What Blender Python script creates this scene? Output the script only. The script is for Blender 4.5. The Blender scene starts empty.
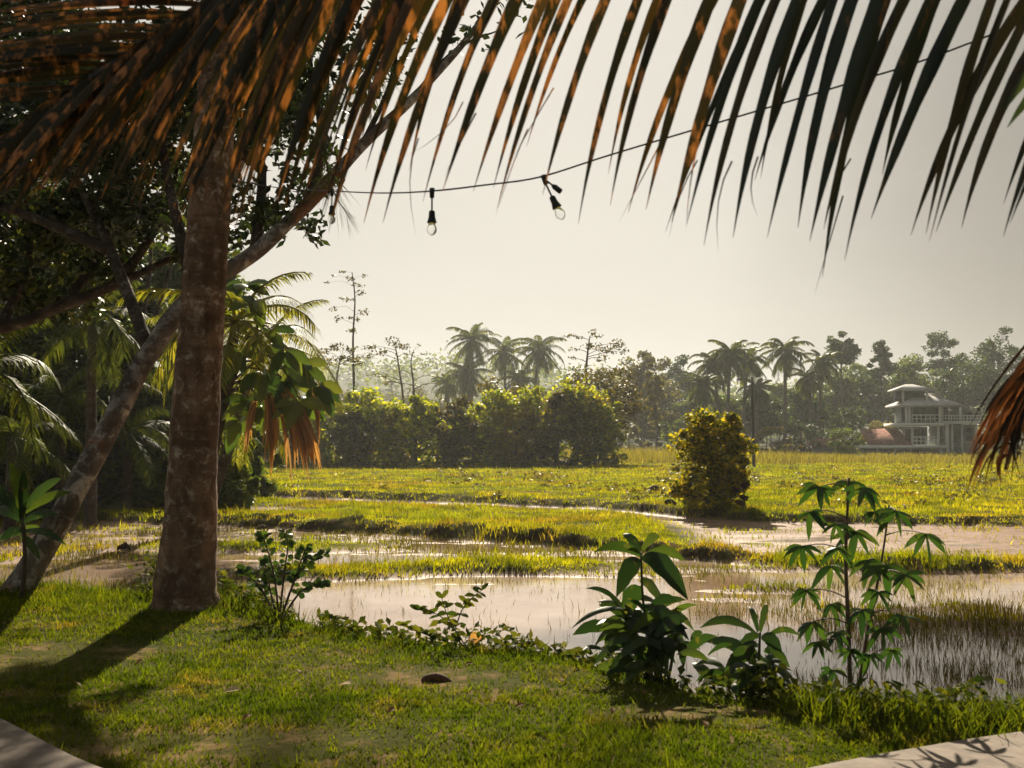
import bpy, math
import numpy as np
from mathutils import Vector

# ------------------------------------------------------------------ basics
scene = bpy.context.scene
COL = scene.collection
F = 1138.0                       # focal length in pixels of a 1024 wide picture
CZ = 1.95                        # camera height over the water
PITCH = math.atan(54.0 / F)      # horizon at row 438
SUN_EL, SUN_AZ = math.radians(32), math.radians(0)   # azimuth measured from +Y towards +X
SUN = np.array([math.sin(SUN_AZ) * math.cos(SUN_EL), math.cos(SUN_AZ) * math.cos(SUN_EL), math.sin(SUN_EL)])


def P(px, py, d):
    """world point that stands d metres in front of the camera, seen at (px, py)"""
    a, b = (px - 512) / F, (384 - py) / F
    y = math.cos(PITCH) - b * math.sin(PITCH)
    z = math.sin(PITCH) + b * math.cos(PITCH)
    return np.array([a / y * d, d, CZ + z / y * d])


def PL(pts):
    return np.array([P(*p) for p in pts])


def rng_of(s):
    return np.random.default_rng(int(s) + 1000)


def norm(v):
    return v / np.maximum(np.linalg.norm(v, axis=-1, keepdims=True), 1e-9)


class MB:
    """collects faces and links them as ONE mesh object"""

    def __init__(self):
        self.V, self.Q, self.T, self.mq, self.mt, self.n = [], [], [], [], [], 0

    def add(self, V, Q=None, T=None, m=0):
        V = np.asarray(V, float).reshape(-1, 3)
        if Q is not None and len(Q):
            Q = np.asarray(Q, np.int64).reshape(-1, 4)
            self.Q.append(Q + self.n); self.mq.append(np.full(len(Q), m))
        if T is not None and len(T):
            T = np.asarray(T, np.int64).reshape(-1, 3)
            self.T.append(T + self.n); self.mt.append(np.full(len(T), m))
        self.V.append(V); self.n += len(V)

    def box(self, x0, x1, y0, y1, z0, z1, m=0):
        V = [(x, y, z) for x in (x0, x1) for y in (y0, y1) for z in (z0, z1)]
        self.add(V, [(0, 1, 3, 2), (4, 6, 7, 5), (0, 4, 5, 1), (2, 3, 7, 6), (0, 2, 6, 4), (1, 5, 7, 3)], m=m)

    def tube(self, pts, rad, segs=10, seed=0, rough=0.0, rings=0.0, m=0, sub=1, cap=True):
        pts = np.asarray(pts, float); rad = np.asarray(rad, float)
        if sub > 1:
            k = len(pts); t = np.linspace(0, k - 1, (k - 1) * sub + 1)
            pts = spline(pts, t); rad = np.interp(t, np.arange(k), rad)
        tan = norm(np.gradient(pts, axis=0))
        ref = np.array([0.31, 0.93, 0.17]) if abs(tan[0][2]) > 0.5 else np.array([0.05, 0.1, 1.0])
        u = norm(np.cross(tan, ref)); v = np.cross(tan, u)
        a = np.linspace(0, 2 * math.pi, segs, endpoint=False)
        r = rng_of(seed)
        R = rad[:, None] * (1 + rough * (smooth_noise(r, len(pts), segs)))
        if rings:
            R = R * (1 + rings * np.sin(np.arange(len(pts)) * 2.1 + r.random(len(pts)))[:, None])
        V = pts[:, None] + R[..., None] * (np.cos(a)[None, :, None] * u[:, None] + np.sin(a)[None, :, None] * v[:, None])
        n = len(pts); i = np.arange(n - 1)[:, None] * segs; j = np.arange(segs)[None]; j2 = (j + 1) % segs
        Q = np.stack([i + j, i + j2, i + segs + j2, i + segs + j], -1).reshape(-1, 4)
        V = V.reshape(-1, 3); T = []
        if cap:
            V = np.vstack([V, pts[-1], pts[0]])
            for k in range(segs):
                T.append(((n - 1) * segs + k, (n - 1) * segs + (k + 1) % segs, n * segs))
                T.append(((k + 1) % segs, k, n * segs + 1))
        self.add(V, Q, T, m=m)

    def leaves(self, c, L, W, r, droop=0.25, up=0.7, fold=0.12, m=0):
        """many small folded leaves, one quad each"""
        n = len(c); c = np.asarray(c, float)
        L = L * r.uniform(0.65, 1.3, n)[:, None]; W = W * r.uniform(0.7, 1.25, n)[:, None]
        d = r.normal(size=(n, 3)); d[:, 2] = d[:, 2] * 0.6 - droop; d = norm(d)
        nn = r.normal(size=(n, 3)) * 0.75; nn[:, 2] += up
        s = norm(np.cross(d, nn)); k = np.cross(s, d)
        V = np.stack([c - d * L * 0.5, c + s * W * 0.5 + k * W * fold - d * L * 0.06, c + d * L * 0.5, c - s * W * 0.5 + k * W * fold - d * L * 0.06], 1)
        self.add(V.reshape(-1, 3), np.arange(4 * n).reshape(-1, 4), m=m)

    def strips(self, S, C, T, side, w, K=3, prof='lance', fold=0.0, m=0, wave=None):
        S, C, T, side = [np.asarray(x, float).reshape(-1, 3) for x in (S, C, T, side)]
        n = len(S); w = np.broadcast_to(np.asarray(w, float), (n,))
        t = np.linspace(0, 1, K + 1)[None, :, None]
        B = (1 - t) ** 2 * S[:, None] + 2 * t * (1 - t) * C[:, None] + t ** 2 * T[:, None]
        tt = t[0, :, 0]
        if prof == 'lance':
            p = np.sin(np.pi * np.clip(tt * 0.93 + 0.07, 0, 1)) ** 0.75
        elif prof == 'leaflet':
            p = np.minimum(0.55 + tt * 2.2, 1.0) * (1 - tt ** 2.6)
        elif prof == 'oval':
            p = np.sin(np.pi * np.clip(tt * 0.96 + 0.04, 0, 1)) ** 0.6
        else:
            p = (1 - tt) ** 0.7
        p = np.maximum(p, 0.03)
        off = norm(side)[:, None] * (w[:, None, None] * 0.5) * p[None, :, None]
        if wave is not None:
            off = off * (1 + wave * np.sin(tt * 19 + np.arange(n)[:, None] * 1.7))[..., None]
        k1 = K + 1
        if fold == 0:
            V = np.stack([B - off, B + off], 2).reshape(-1, 3)
            b = (np.arange(n) * k1 * 2)[:, None] + np.arange(K)[None] * 2
            self.add(V, np.stack([b, b + 1, b + 3, b + 2], -1).reshape(-1, 4), m=m)
        else:
            nn = norm(np.cross(norm(T - S), norm(side)))[:, None] * (w[:, None, None] * fold) * p[None, :, None]
            V = np.stack([B - off, B - nn, B + off], 2).reshape(-1, 3)
            b = (np.arange(n) * k1 * 3)[:, None] + np.arange(K)[None] * 3
            Q = np.concatenate([np.stack([b, b + 1, b + 4, b + 3], -1).reshape(-1, 4), np.stack([b + 1, b + 2, b + 5, b + 4], -1).reshape(-1, 4)])
            self.add(V, Q, m=m)

    def build(self, name, mats, parent=None, smooth=False):
        me = bpy.data.meshes.new(name)
        V = np.concatenate(self.V) if self.V else np.zeros((0, 3))
        if parent is not None:
            q = parent
            while q is not None:
                V = V - np.array(q.location); q = q.parent
        Q = np.concatenate(self.Q) if self.Q else np.zeros((0, 4), np.int64)
        T = np.concatenate(self.T) if self.T else np.zeros((0, 3), np.int64)
        me.vertices.add(len(V)); me.vertices.foreach_set('co', V.astype(np.float32).ravel())
        me.loops.add(4 * len(Q) + 3 * len(T))
        me.loops.foreach_set('vertex_index', np.concatenate([Q.ravel(), T.ravel()]).astype(np.int32))
        me.polygons.add(len(Q) + len(T))
        st = np.concatenate([np.arange(len(Q)) * 4, 4 * len(Q) + np.arange(len(T)) * 3]).astype(np.int32)
        me.polygons.foreach_set('loop_start', st)
        mi = np.concatenate((self.mq + self.mt) or [np.zeros(0)]).astype(np.int32)
        for k in (mats if isinstance(mats, (list, tuple)) else [mats]):
            me.materials.append(k)
        me.polygons.foreach_set('material_index', mi)
        if smooth:
            me.polygons.foreach_set('use_smooth', np.ones(len(mi), bool))
        me.update(calc_edges=True); me.validate()
        o = bpy.data.objects.new(name, me); COL.objects.link(o)
        if parent is not None:
            o.parent = parent
        return o


def spline(pts, t):
    pts = np.asarray(pts, float); k = len(pts)
    i = np.clip(np.floor(t).astype(int), 0, k - 2); f = (t - i)[:, None]
    p0 = pts[np.maximum(i - 1, 0)]; p1 = pts[i]; p2 = pts[i + 1]; p3 = pts[np.minimum(i + 2, k - 1)]
    return 0.5 * (2 * p1 + (p2 - p0) * f + (2 * p0 - 5 * p1 + 4 * p2 - p3) * f ** 2 + (3 * p1 - p0 - 3 * p2 + p3) * f ** 3)


def smooth_noise(r, n, m):
    a = r.normal(size=(n, m))
    for _ in range(2):
        a = (a + np.roll(a, 1, 1) + np.roll(a, -1, 1)) / 3
        a = (a + np.vstack([a[:1], a[:-1]]) + np.vstack([a[1:], a[-1:]])) / 3
    return a / (a.std() + 1e-9)


def vnoise(x, y, seed=0):
    """cheap value noise, vectorised, about -1..1"""
    xi = np.floor(x).astype(np.int64); yi = np.floor(y).astype(np.int64); fx = x - xi; fy = y - yi
    fx = fx * fx * (3 - 2 * fx); fy = fy * fy * (3 - 2 * fy)

    def h(a, b):
        k = (a * 374761393 + b * 668265263 + seed * 1442695041) & 0x7fffffff
        k = ((k ^ (k >> 13)) * 1274126177) & 0x7fffffff
        return ((k ^ (k >> 16)) & 0xffff) / 32767.5 - 1
    return (h(xi, yi) * (1 - fx) + h(xi + 1, yi) * fx) * (1 - fy) + (h(xi, yi + 1) * (1 - fx) + h(xi + 1, yi + 1) * fx) * fy


def fbm(x, y, seed=0, o=4):
    s = 0; a = 0.5
    for k in range(o):
        s = s + a * vnoise(x * 2 ** k, y * 2 ** k, seed + k); a *= 0.55
    return s


def sstep(a, b, x):
    t = np.clip((x - a) / (b - a), 0, 1)
    return t * t * (3 - 2 * t)


def tag(o, label=None, cat=None, group=None, kind=None):
    if label: o['label'] = label
    if cat: o['category'] = cat
    if group: o['group'] = group
    if kind: o['kind'] = kind
    return o


def empty(name, loc, label, cat, group=None):
    o = bpy.data.objects.new(name, None); COL.objects.link(o)
    o.location = Vector([float(v) for v in loc]); o.empty_display_size = 0.2
    return tag(o, label, cat, group)


# ------------------------------------------------------------------ materials
def nodes_of(name):
    m = bpy.data.materials.new(name); m.use_nodes = True
    nt = m.node_tree; nt.nodes.clear()
    return m, nt, nt.nodes.new('ShaderNodeOutputMaterial')


def ramp(nt, fac, stops):
    n = nt.nodes.new('ShaderNodeValToRGB'); e = n.color_ramp.elements
    while len(e) < len(stops): e.new(0.5)
    for k, (p, c) in enumerate(stops):
        e[k].position = p; e[k].color = (*c, 1) if len(c) == 3 else c
    nt.links.new(fac, n.inputs[0]); return n.outputs[0]


def noise(nt, vec, scale, detail=4, rough=0.6, dist=0.0):
    n = nt.nodes.new('ShaderNodeTexNoise'); n.inputs['Scale'].default_value = scale
    n.inputs['Detail'].default_value = detail; n.inputs['Roughness'].default_value = rough; n.inputs['Distortion'].default_value = dist
    nt.links.new(vec, n.inputs['Vector']); return n.outputs[0]


def mixc(nt, fac, a, b, mode='MIX'):
    n = nt.nodes.new('ShaderNodeMix'); n.data_type = 'RGBA'; n.blend_type = mode
    for s, v in ((0, fac), (6, a), (7, b)):
        if isinstance(v, (int, float)): n.inputs[s].default_value = v
        elif isinstance(v, tuple): n.inputs[s].default_value = (*v, 1)
        else: nt.links.new(v, n.inputs[s])
    return n.outputs[2]


def mathn(nt, op, a, b=None, clamp=False):
    n = nt.nodes.new('ShaderNodeMath'); n.operation = op; n.use_clamp = clamp; n.inputs[2].default_value = 0.5
    for s, v in ((0, a), (1, b)):
        if v is None: continue
        if isinstance(v, (int, float)): n.inputs[s].default_value = v
        else: nt.links.new(v, n.inputs[s])
    return n.outputs[0]


def mapping(nt, vec, sc):
    n = nt.nodes.new('ShaderNodeMapping'); n.inputs['Scale'].default_value = sc
    nt.links.new(vec, n.inputs['Vector']); return n.outputs[0]


def bump(nt, h, strength, dist=0.02):
    n = nt.nodes.new('ShaderNodeBump'); n.inputs['Strength'].default_value = strength; n.inputs['Distance'].default_value = dist
    nt.links.new(h, n.inputs['Height']); return n.outputs[0]


def bsdf(nt, base, rough=0.6, spec=0.4, normal=None):
    n = nt.nodes.new('ShaderNodeBsdfPrincipled')
    if isinstance(base, tuple): n.inputs['Base Color'].default_value = (*base, 1)
    else: nt.links.new(base, n.inputs['Base Color'])
    if isinstance(rough, (int, float)): n.inputs['Roughness'].default_value = rough
    else: nt.links.new(rough, n.inputs['Roughness'])
    n.inputs['Specular IOR Level'].default_value = spec
    if normal is not None: nt.links.new(normal, n.inputs['Normal'])
    return n


def leaf_mat(name, cols, trans=0.4, rough=0.5, spec=0.4, tcol=None, patch=None):
    """leaves: colour differs from leaf to leaf; light also comes through"""
    m, nt, out = nodes_of(name)
    g = nt.nodes.new('ShaderNodeNewGeometry')
    k = len(cols)
    base = ramp(nt, g.outputs['Random Per Island'], [(i / max(k - 1, 1), c) for i, c in enumerate(cols)])
    tc = nt.nodes.new('ShaderNodeTexCoord').outputs['Object']
    if patch:
        sc, lo, hi, pc = patch
        f = ramp(nt, noise(nt, mapping(nt, tc, (1, 1, 0.3)), sc, 4, 0.6), [(lo, (0, 0, 0)), (hi, (1, 1, 1))])
        base = mixc(nt, f, base, pc)
    b = bsdf(nt, base, rough, spec)
    t = nt.nodes.new('ShaderNodeBsdfTranslucent')
    nt.links.new(mixc(nt, 1.0, base, tcol or (1.6, 1.5, 0.7), 'MULTIPLY'), t.inputs['Color'])
    mx = nt.nodes.new('ShaderNodeMixShader'); mx.inputs[0].default_value = trans
    nt.links.new(b.outputs[0], mx.inputs[1]); nt.links.new(t.outputs[0], mx.inputs[2]); nt.links.new(mx.outputs[0], out.inputs[0])
    return m


def bark_mat(name, c1, c2, lichen=None, amount=0.5, scale=6, rust=None):
    m, nt, out = nodes_of(name)
    tc = nt.nodes.new('ShaderNodeTexCoord').outputs['Object']
    n1 = noise(nt, mapping(nt, tc, (1, 1, 0.35)), scale, 6, 0.65)
    base = ramp(nt, n1, [(0.3, c1), (0.7, c2)])
    n2 = noise(nt, tc, scale * 1.4, 5, 0.7, 0.6)
    if lichen:
        f = ramp(nt, n2, [(0.62 - 0.16 * amount, (0, 0, 0)), (0.70 - 0.1 * amount, (1, 1, 1))])
        base = mixc(nt, f, base, lichen)
    if rust:
        n3 = noise(nt, tc, scale * 0.45, 3, 0.5)
        f = ramp(nt, n3, [(0.60, (0, 0, 0)), (0.66, (1, 1, 1))])
        base = mixc(nt, f, base, rust)
    n4 = noise(nt, mapping(nt, tc, (1, 1, 3.0)), scale * 3, 5, 0.7)
    n5 = noise(nt, mapping(nt, tc, (0.5, 0.5, 1.6)), scale * 0.35, 3, 0.6)      # broad dark and pale zones
    base = mixc(nt, ramp(nt, n5, [(0.40, (0.5,) * 3), (0.52, (0,) * 3)]), base, tuple(v * 0.6 for v in c1))
    rg = noise(nt, mapping(nt, tc, (0.25, 0.25, 7.0)), 1.6, 3, 0.6)              # leaf-scar rings
    base = mixc(nt, ramp(nt, rg, [(0.38, (0.3,) * 3), (0.46, (0,) * 3)]), base, c1)
    nb = bump(nt, mathn(nt, 'ADD', mathn(nt, 'ADD', n1, n4), mathn(nt, 'MULTIPLY', rg, 1.5)), 0.9, 0.04)
    b = bsdf(nt, base, 0.9, 0.2, nb); nt.links.new(b.outputs[0], out.inputs[0])
    return m


def flat_mat(name, c1, c2, scale=3, rough=0.7, spec=0.3, bmp=0.2):
    m, nt, out = nodes_of(name)
    tc = nt.nodes.new('ShaderNodeTexCoord').outputs['Object']
    n1 = noise(nt, tc, scale, 5, 0.65)
    b = bsdf(nt, ramp(nt, n1, [(0.3, c1), (0.7, c2)]), rough, spec, bump(nt, n1, bmp, 0.02))
    nt.links.new(b.outputs[0], out.inputs[0]); return m


def grass_mat(name, c_low, c_a, c_b, c_dry, scale=0.25, trans=0.45, dry=(0.55, 0.75)):
    """blades: green to yellow in drifts across the ground, dry drifts, and blade to blade"""
    m, nt, out = nodes_of(name)
    g = nt.nodes.new('ShaderNodeNewGeometry'); pos = g.outputs['Position']
    flat = mapping(nt, pos, (1, 1, 0))
    n1 = noise(nt, flat, scale, 4, 0.6); n2 = noise(nt, flat, scale * 2.7 + 0.01, 4, 0.6)
    base = ramp(nt, n1, [(0.35, c_a), (0.65, c_b)])
    base = mixc(nt, ramp(nt, n2, [(dry[0], (0, 0, 0)), (dry[1], (1, 1, 1))]), base, c_dry)
    n3 = noise(nt, flat, scale * 9, 4, 0.65)
    base = mixc(nt, ramp(nt, n3, [(0.40, (0.85,) * 3), (0.60, (0,) * 3)]), base, c_low)
    base = mixc(nt, mathn(nt, 'MULTIPLY', g.outputs['Random Per Island'], 0.55), base, c_low)
    b = bsdf(nt, base, 0.7, 0.06)
    t = nt.nodes.new('ShaderNodeBsdfTranslucent'); nt.links.new(mixc(nt, 1.0, base, (1.5, 1.4, 0.5), 'MULTIPLY'), t.inputs['Color'])
    mx = nt.nodes.new('ShaderNodeMixShader'); mx.inputs[0].default_value = trans
    nt.links.new(b.outputs[0], mx.inputs[1]); nt.links.new(t.outputs[0], mx.inputs[2]); nt.links.new(mx.outputs[0], out.inputs[0])
    return m


M = {}
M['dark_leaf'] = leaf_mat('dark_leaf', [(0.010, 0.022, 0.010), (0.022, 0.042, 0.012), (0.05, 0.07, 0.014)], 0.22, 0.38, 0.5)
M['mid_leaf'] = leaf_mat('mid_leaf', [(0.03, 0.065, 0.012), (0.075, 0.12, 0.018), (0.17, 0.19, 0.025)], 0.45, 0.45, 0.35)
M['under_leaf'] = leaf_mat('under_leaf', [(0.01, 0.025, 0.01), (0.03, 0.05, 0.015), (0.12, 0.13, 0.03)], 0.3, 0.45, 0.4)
M['hedge_leaf'] = leaf_mat('hedge_leaf', [(0.08, 0.125, 0.011), (0.24, 0.28, 0.016), (0.48, 0.47, 0.024)], 0.64, 0.5, 0.3)
M['olive_leaf'] = leaf_mat('olive_leaf', [(0.045, 0.045, 0.01), (0.09, 0.08, 0.014), (0.16, 0.125, 0.02)], 0.42, 0.5, 0.3)
M['yellow_leaf'] = leaf_mat('yellow_leaf', [(0.13, 0.115, 0.010), (0.27, 0.22, 0.014), (0.38, 0.29, 0.02)], 0.5, 0.5, 0.35)
M['bush_leaf'] = leaf_mat('bush_leaf', [(0.03, 0.05, 0.006), (0.12, 0.13, 0.009), (0.34, 0.31, 0.012), (0.50, 0.38, 0.016)], 0.55, 0.55, 0.2)
M['red_leaf'] = leaf_mat('red_leaf', [(0.05, 0.015, 0.015), (0.10, 0.03, 0.03)], 0.35, 0.45, 0.4, (1.4, 0.9, 0.8))
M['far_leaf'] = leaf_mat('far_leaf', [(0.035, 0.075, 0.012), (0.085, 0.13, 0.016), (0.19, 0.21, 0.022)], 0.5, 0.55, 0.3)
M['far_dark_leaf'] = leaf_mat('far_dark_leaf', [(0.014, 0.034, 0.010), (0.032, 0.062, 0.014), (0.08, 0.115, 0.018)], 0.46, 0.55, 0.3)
M['far_tan_leaf'] = leaf_mat('far_tan_leaf', [(0.075, 0.08, 0.02), (0.13, 0.125, 0.03), (0.19, 0.165, 0.04)], 0.38, 0.55, 0.3)  # tan, lightened so the colour stands in for thicker haze
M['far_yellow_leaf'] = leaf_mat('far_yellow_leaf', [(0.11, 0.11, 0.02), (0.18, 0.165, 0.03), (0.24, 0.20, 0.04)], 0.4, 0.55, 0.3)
M['far_palm_leaf'] = leaf_mat('far_palm_leaf', [(0.04, 0.07, 0.014), (0.09, 0.12, 0.02), (0.16, 0.17, 0.03)], 0.45, 0.5, 0.25)
M['bright_palm_leaf'] = leaf_mat('bright_palm_leaf', [(0.10, 0.13, 0.015), (0.21, 0.22, 0.025), (0.32, 0.28, 0.04)], 0.5, 0.5, 0.25)  # yellow-green, with sunlit brightness put into the colour
M['palm_leaf'] = leaf_mat('palm_leaf', [(0.03, 0.05, 0.015), (0.06, 0.08, 0.02), (0.10, 0.11, 0.03)], 0.35, 0.38, 0.5)
M['young_palm_leaf'] = leaf_mat('young_palm_leaf', [(0.06, 0.08, 0.018), (0.065, 0.09, 0.014), (0.13, 0.14, 0.022)], 0.40, 0.52, 0.22)
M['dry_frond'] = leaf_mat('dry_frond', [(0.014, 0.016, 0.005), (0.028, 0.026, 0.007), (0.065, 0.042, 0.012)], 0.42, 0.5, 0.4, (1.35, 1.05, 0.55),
                          patch=(26.0, 0.51, 0.65, (0.44, 0.20, 0.06)))  # orange patches: dry blotches and dappled sunlight, both put into the colour
M['green_frond'] = leaf_mat('green_frond', [(0.008, 0.014, 0.008), (0.014, 0.02, 0.009), (0.03, 0.025, 0.01)], 0.12, 0.45, 0.4, (1.4, 1.1, 0.5),
                            patch=(24.0, 0.60, 0.72, (0.10, 0.05, 0.02)))
M['dead_frond'] = leaf_mat('dead_frond', [(0.012, 0.010, 0.005), (0.03, 0.018, 0.008), (0.12, 0.06, 0.022), (0.32, 0.16, 0.055)], 0.35, 0.6, 0.3, (1.5, 0.9, 0.6))
M['orange_leaf'] = leaf_mat('orange_leaf', [(0.22, 0.13, 0.06), (0.46, 0.26, 0.08), (0.55, 0.36, 0.16)], 0.55, 0.6, 0.3, (1.2, 1.05, 0.7))
M['big_leaf'] = leaf_mat('big_leaf', [(0.010, 0.026, 0.008), (0.022, 0.05, 0.012), (0.07, 0.11, 0.018)], 0.42, 0.44, 0.4, patch=(22.0, 0.60, 0.74, (0.13, 0.12, 0.025)))
M['glossy_leaf'] = leaf_mat('glossy_leaf', [(0.025, 0.06, 0.012), (0.08, 0.13, 0.018), (0.17, 0.20, 0.03)], 0.42, 0.3, 0.55)
M['cassava_leaf'] = leaf_mat('cassava_leaf', [(0.015, 0.045, 0.010), (0.03, 0.075, 0.014), (0.07, 0.12, 0.022)], 0.38, 0.45, 0.4, patch=(20.0, 0.58, 0.75, (0.14, 0.15, 0.025)))
M['cover_leaf'] = leaf_mat('cover_leaf', [(0.03, 0.055, 0.008), (0.07, 0.09, 0.010), (0.16, 0.16, 0.02)], 0.38, 0.7, 0.08)
M['tall_grass'] = grass_mat('tall_grass', (0.14, 0.13, 0.025), (0.26, 0.23, 0.04), (0.32, 0.26, 0.06), (0.34, 0.25, 0.10), 0.06, 0.5)
M['field_grass'] = grass_mat('field_grass', (0.07, 0.09, 0.006), (0.29, 0.35, 0.010), (0.56, 0.51, 0.012), (0.44, 0.28, 0.04), 0.11, 0.62, (0.50, 0.64))
M['lawn_grass'] = grass_mat('lawn_grass', (0.03, 0.055, 0.005), (0.10, 0.15, 0.008), (0.20, 0.215, 0.012), (0.28, 0.20, 0.045), 0.7, 0.58, (0.54, 0.68))
M['reed'] = grass_mat('reed', (0.03, 0.03, 0.008), (0.12, 0.12, 0.012), (0.24, 0.20, 0.02), (0.14, 0.07, 0.02), 0.5, 0.5)
M['palm_bark'] = bark_mat('palm_bark', (0.085, 0.046, 0.026), (0.42, 0.245, 0.145), (0.62, 0.49, 0.36), 0.55, 8)
M['lean_bark'] = bark_mat('lean_bark', (0.06, 0.048, 0.038), (0.27, 0.21, 0.165), (0.56, 0.50, 0.43), 0.9, 4.0, (0.30, 0.13, 0.06))
M['limb_bark'] = bark_mat('limb_bark', (0.045, 0.032, 0.025), (0.13, 0.095, 0.07), (0.28, 0.24, 0.19), 0.35, 5)
M['far_bark'] = bark_mat('far_bark', (0.10, 0.08, 0.06), (0.20, 0.165, 0.125), None, 0, 2)
M['stem_green'] = flat_mat('stem_green', (0.04, 0.05, 0.02), (0.09, 0.10, 0.03), 20, 0.6)
M['stem_brown'] = flat_mat('stem_brown', (0.05, 0.035, 0.02), (0.11, 0.075, 0.045), 20, 0.7)
M['rachis'] = flat_mat('rachis', (0.06, 0.035, 0.015), (0.14, 0.08, 0.03), 15, 0.55)
M['paving'] = flat_mat('paving', (0.10, 0.08, 0.062), (0.19, 0.15, 0.12), 9, 0.85, 0.2, 0.25)
M['pole'] = flat_mat('pole', (0.04, 0.035, 0.03), (0.08, 0.07, 0.055), 3, 0.85)
M['black_plastic'] = flat_mat('black_plastic', (0.010, 0.012, 0.011), (0.018, 0.02, 0.018), 40, 0.45)
M['white_wall'] = flat_mat('white_wall', (0.66, 0.67, 0.64), (0.80, 0.80, 0.76), 0.8, 0.8)
M['grey_wall'] = flat_mat('grey_wall', (0.17, 0.185, 0.18), (0.28, 0.30, 0.285), 0.6, 0.85)
M['dark_inside'] = flat_mat('dark_inside', (0.012, 0.014, 0.014), (0.03, 0.032, 0.03), 1, 0.5)
M['grey_roof'] = flat_mat('grey_roof', (0.36, 0.35, 0.34), (0.54, 0.52, 0.49), 1.2, 0.8)
M['pale_leaf'] = leaf_mat('pale_leaf', [(0.45, 0.34, 0.2), (0.6, 0.45, 0.28)], 0.3, 0.7, 0.1)
M['dead_leaf'] = leaf_mat('dead_leaf', [(0.12, 0.06, 0.03), (0.26, 0.14, 0.06)], 0.3, 0.7, 0.1)
M['husk'] = flat_mat('husk', (0.05, 0.025, 0.015), (0.13, 0.06, 0.03), 30, 0.9)
M['clod'] = flat_mat('clod', (0.03, 0.022, 0.015), (0.08, 0.055, 0.035), 8, 0.9, 0.2, 0.6)


def tile_roof_mat():
    m, nt, out = nodes_of('tile_roof')
    tc = nt.nodes.new('ShaderNodeTexCoord').outputs['Object']
    v = nt.nodes.new('ShaderNodeTexVoronoi'); v.inputs['Scale'].default_value = 3.2; nt.links.new(tc, v.inputs['Vector'])
    base = mixc(nt, 0.55, ramp(nt, v.outputs['Color'], [(0.2, (0.10, 0.05, 0.04)), (0.8, (0.34, 0.20, 0.16))]), (0.20, 0.10, 0.08))
    b = bsdf(nt, base, 0.95, 0.03, bump(nt, v.outputs['Distance'], 0.5, 0.1)); nt.links.new(b.outputs[0], out.inputs[0])
    return m


def glass_mat():
    m, nt, out = nodes_of('bulb_glass')
    b = bsdf(nt, (0.95, 0.95, 0.93), 0.02, 0.5); b.inputs['Transmission Weight'].default_value = 1.0; b.inputs['IOR'].default_value = 1.12
    nt.links.new(b.outputs[0], out.inputs[0]); return m


M['tile_roof'] = tile_roof_mat(); M['glass'] = glass_mat()

# ------------------------------------------------------------------ the lie of the land (water level = 0)
EX = np.array([-30, -8, -4.8, -2.7, -1.31, 0.33, 1.12, 1.67, 2.2, 3.0, 5.0, 9.0, 30])
EY = np.array([13.5, 12.6, 11.7, 10.7, 8.95, 8.0, 6.95, 6.45, 6.15, 6.3, 7.2, 9.2, 20])
B1X = np.array([-60, -12, -5.5, -2.2, 0.5, 2.3, 3.75, 5.65, 10, 60]); B1Y = np.array([31, 27.3, 25, 22.6, 20.7, 19.3, 17.4, 16.7, 16.4, 16.0])
B2X = np.array([-60, -20, -9.7, -1.85, 2.4, 4.3, 5.7, 11, 60]); B2Y = np.array([46, 42, 39, 34.5, 31.7, 28, 26.4, 25.2, 24.0])


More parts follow.
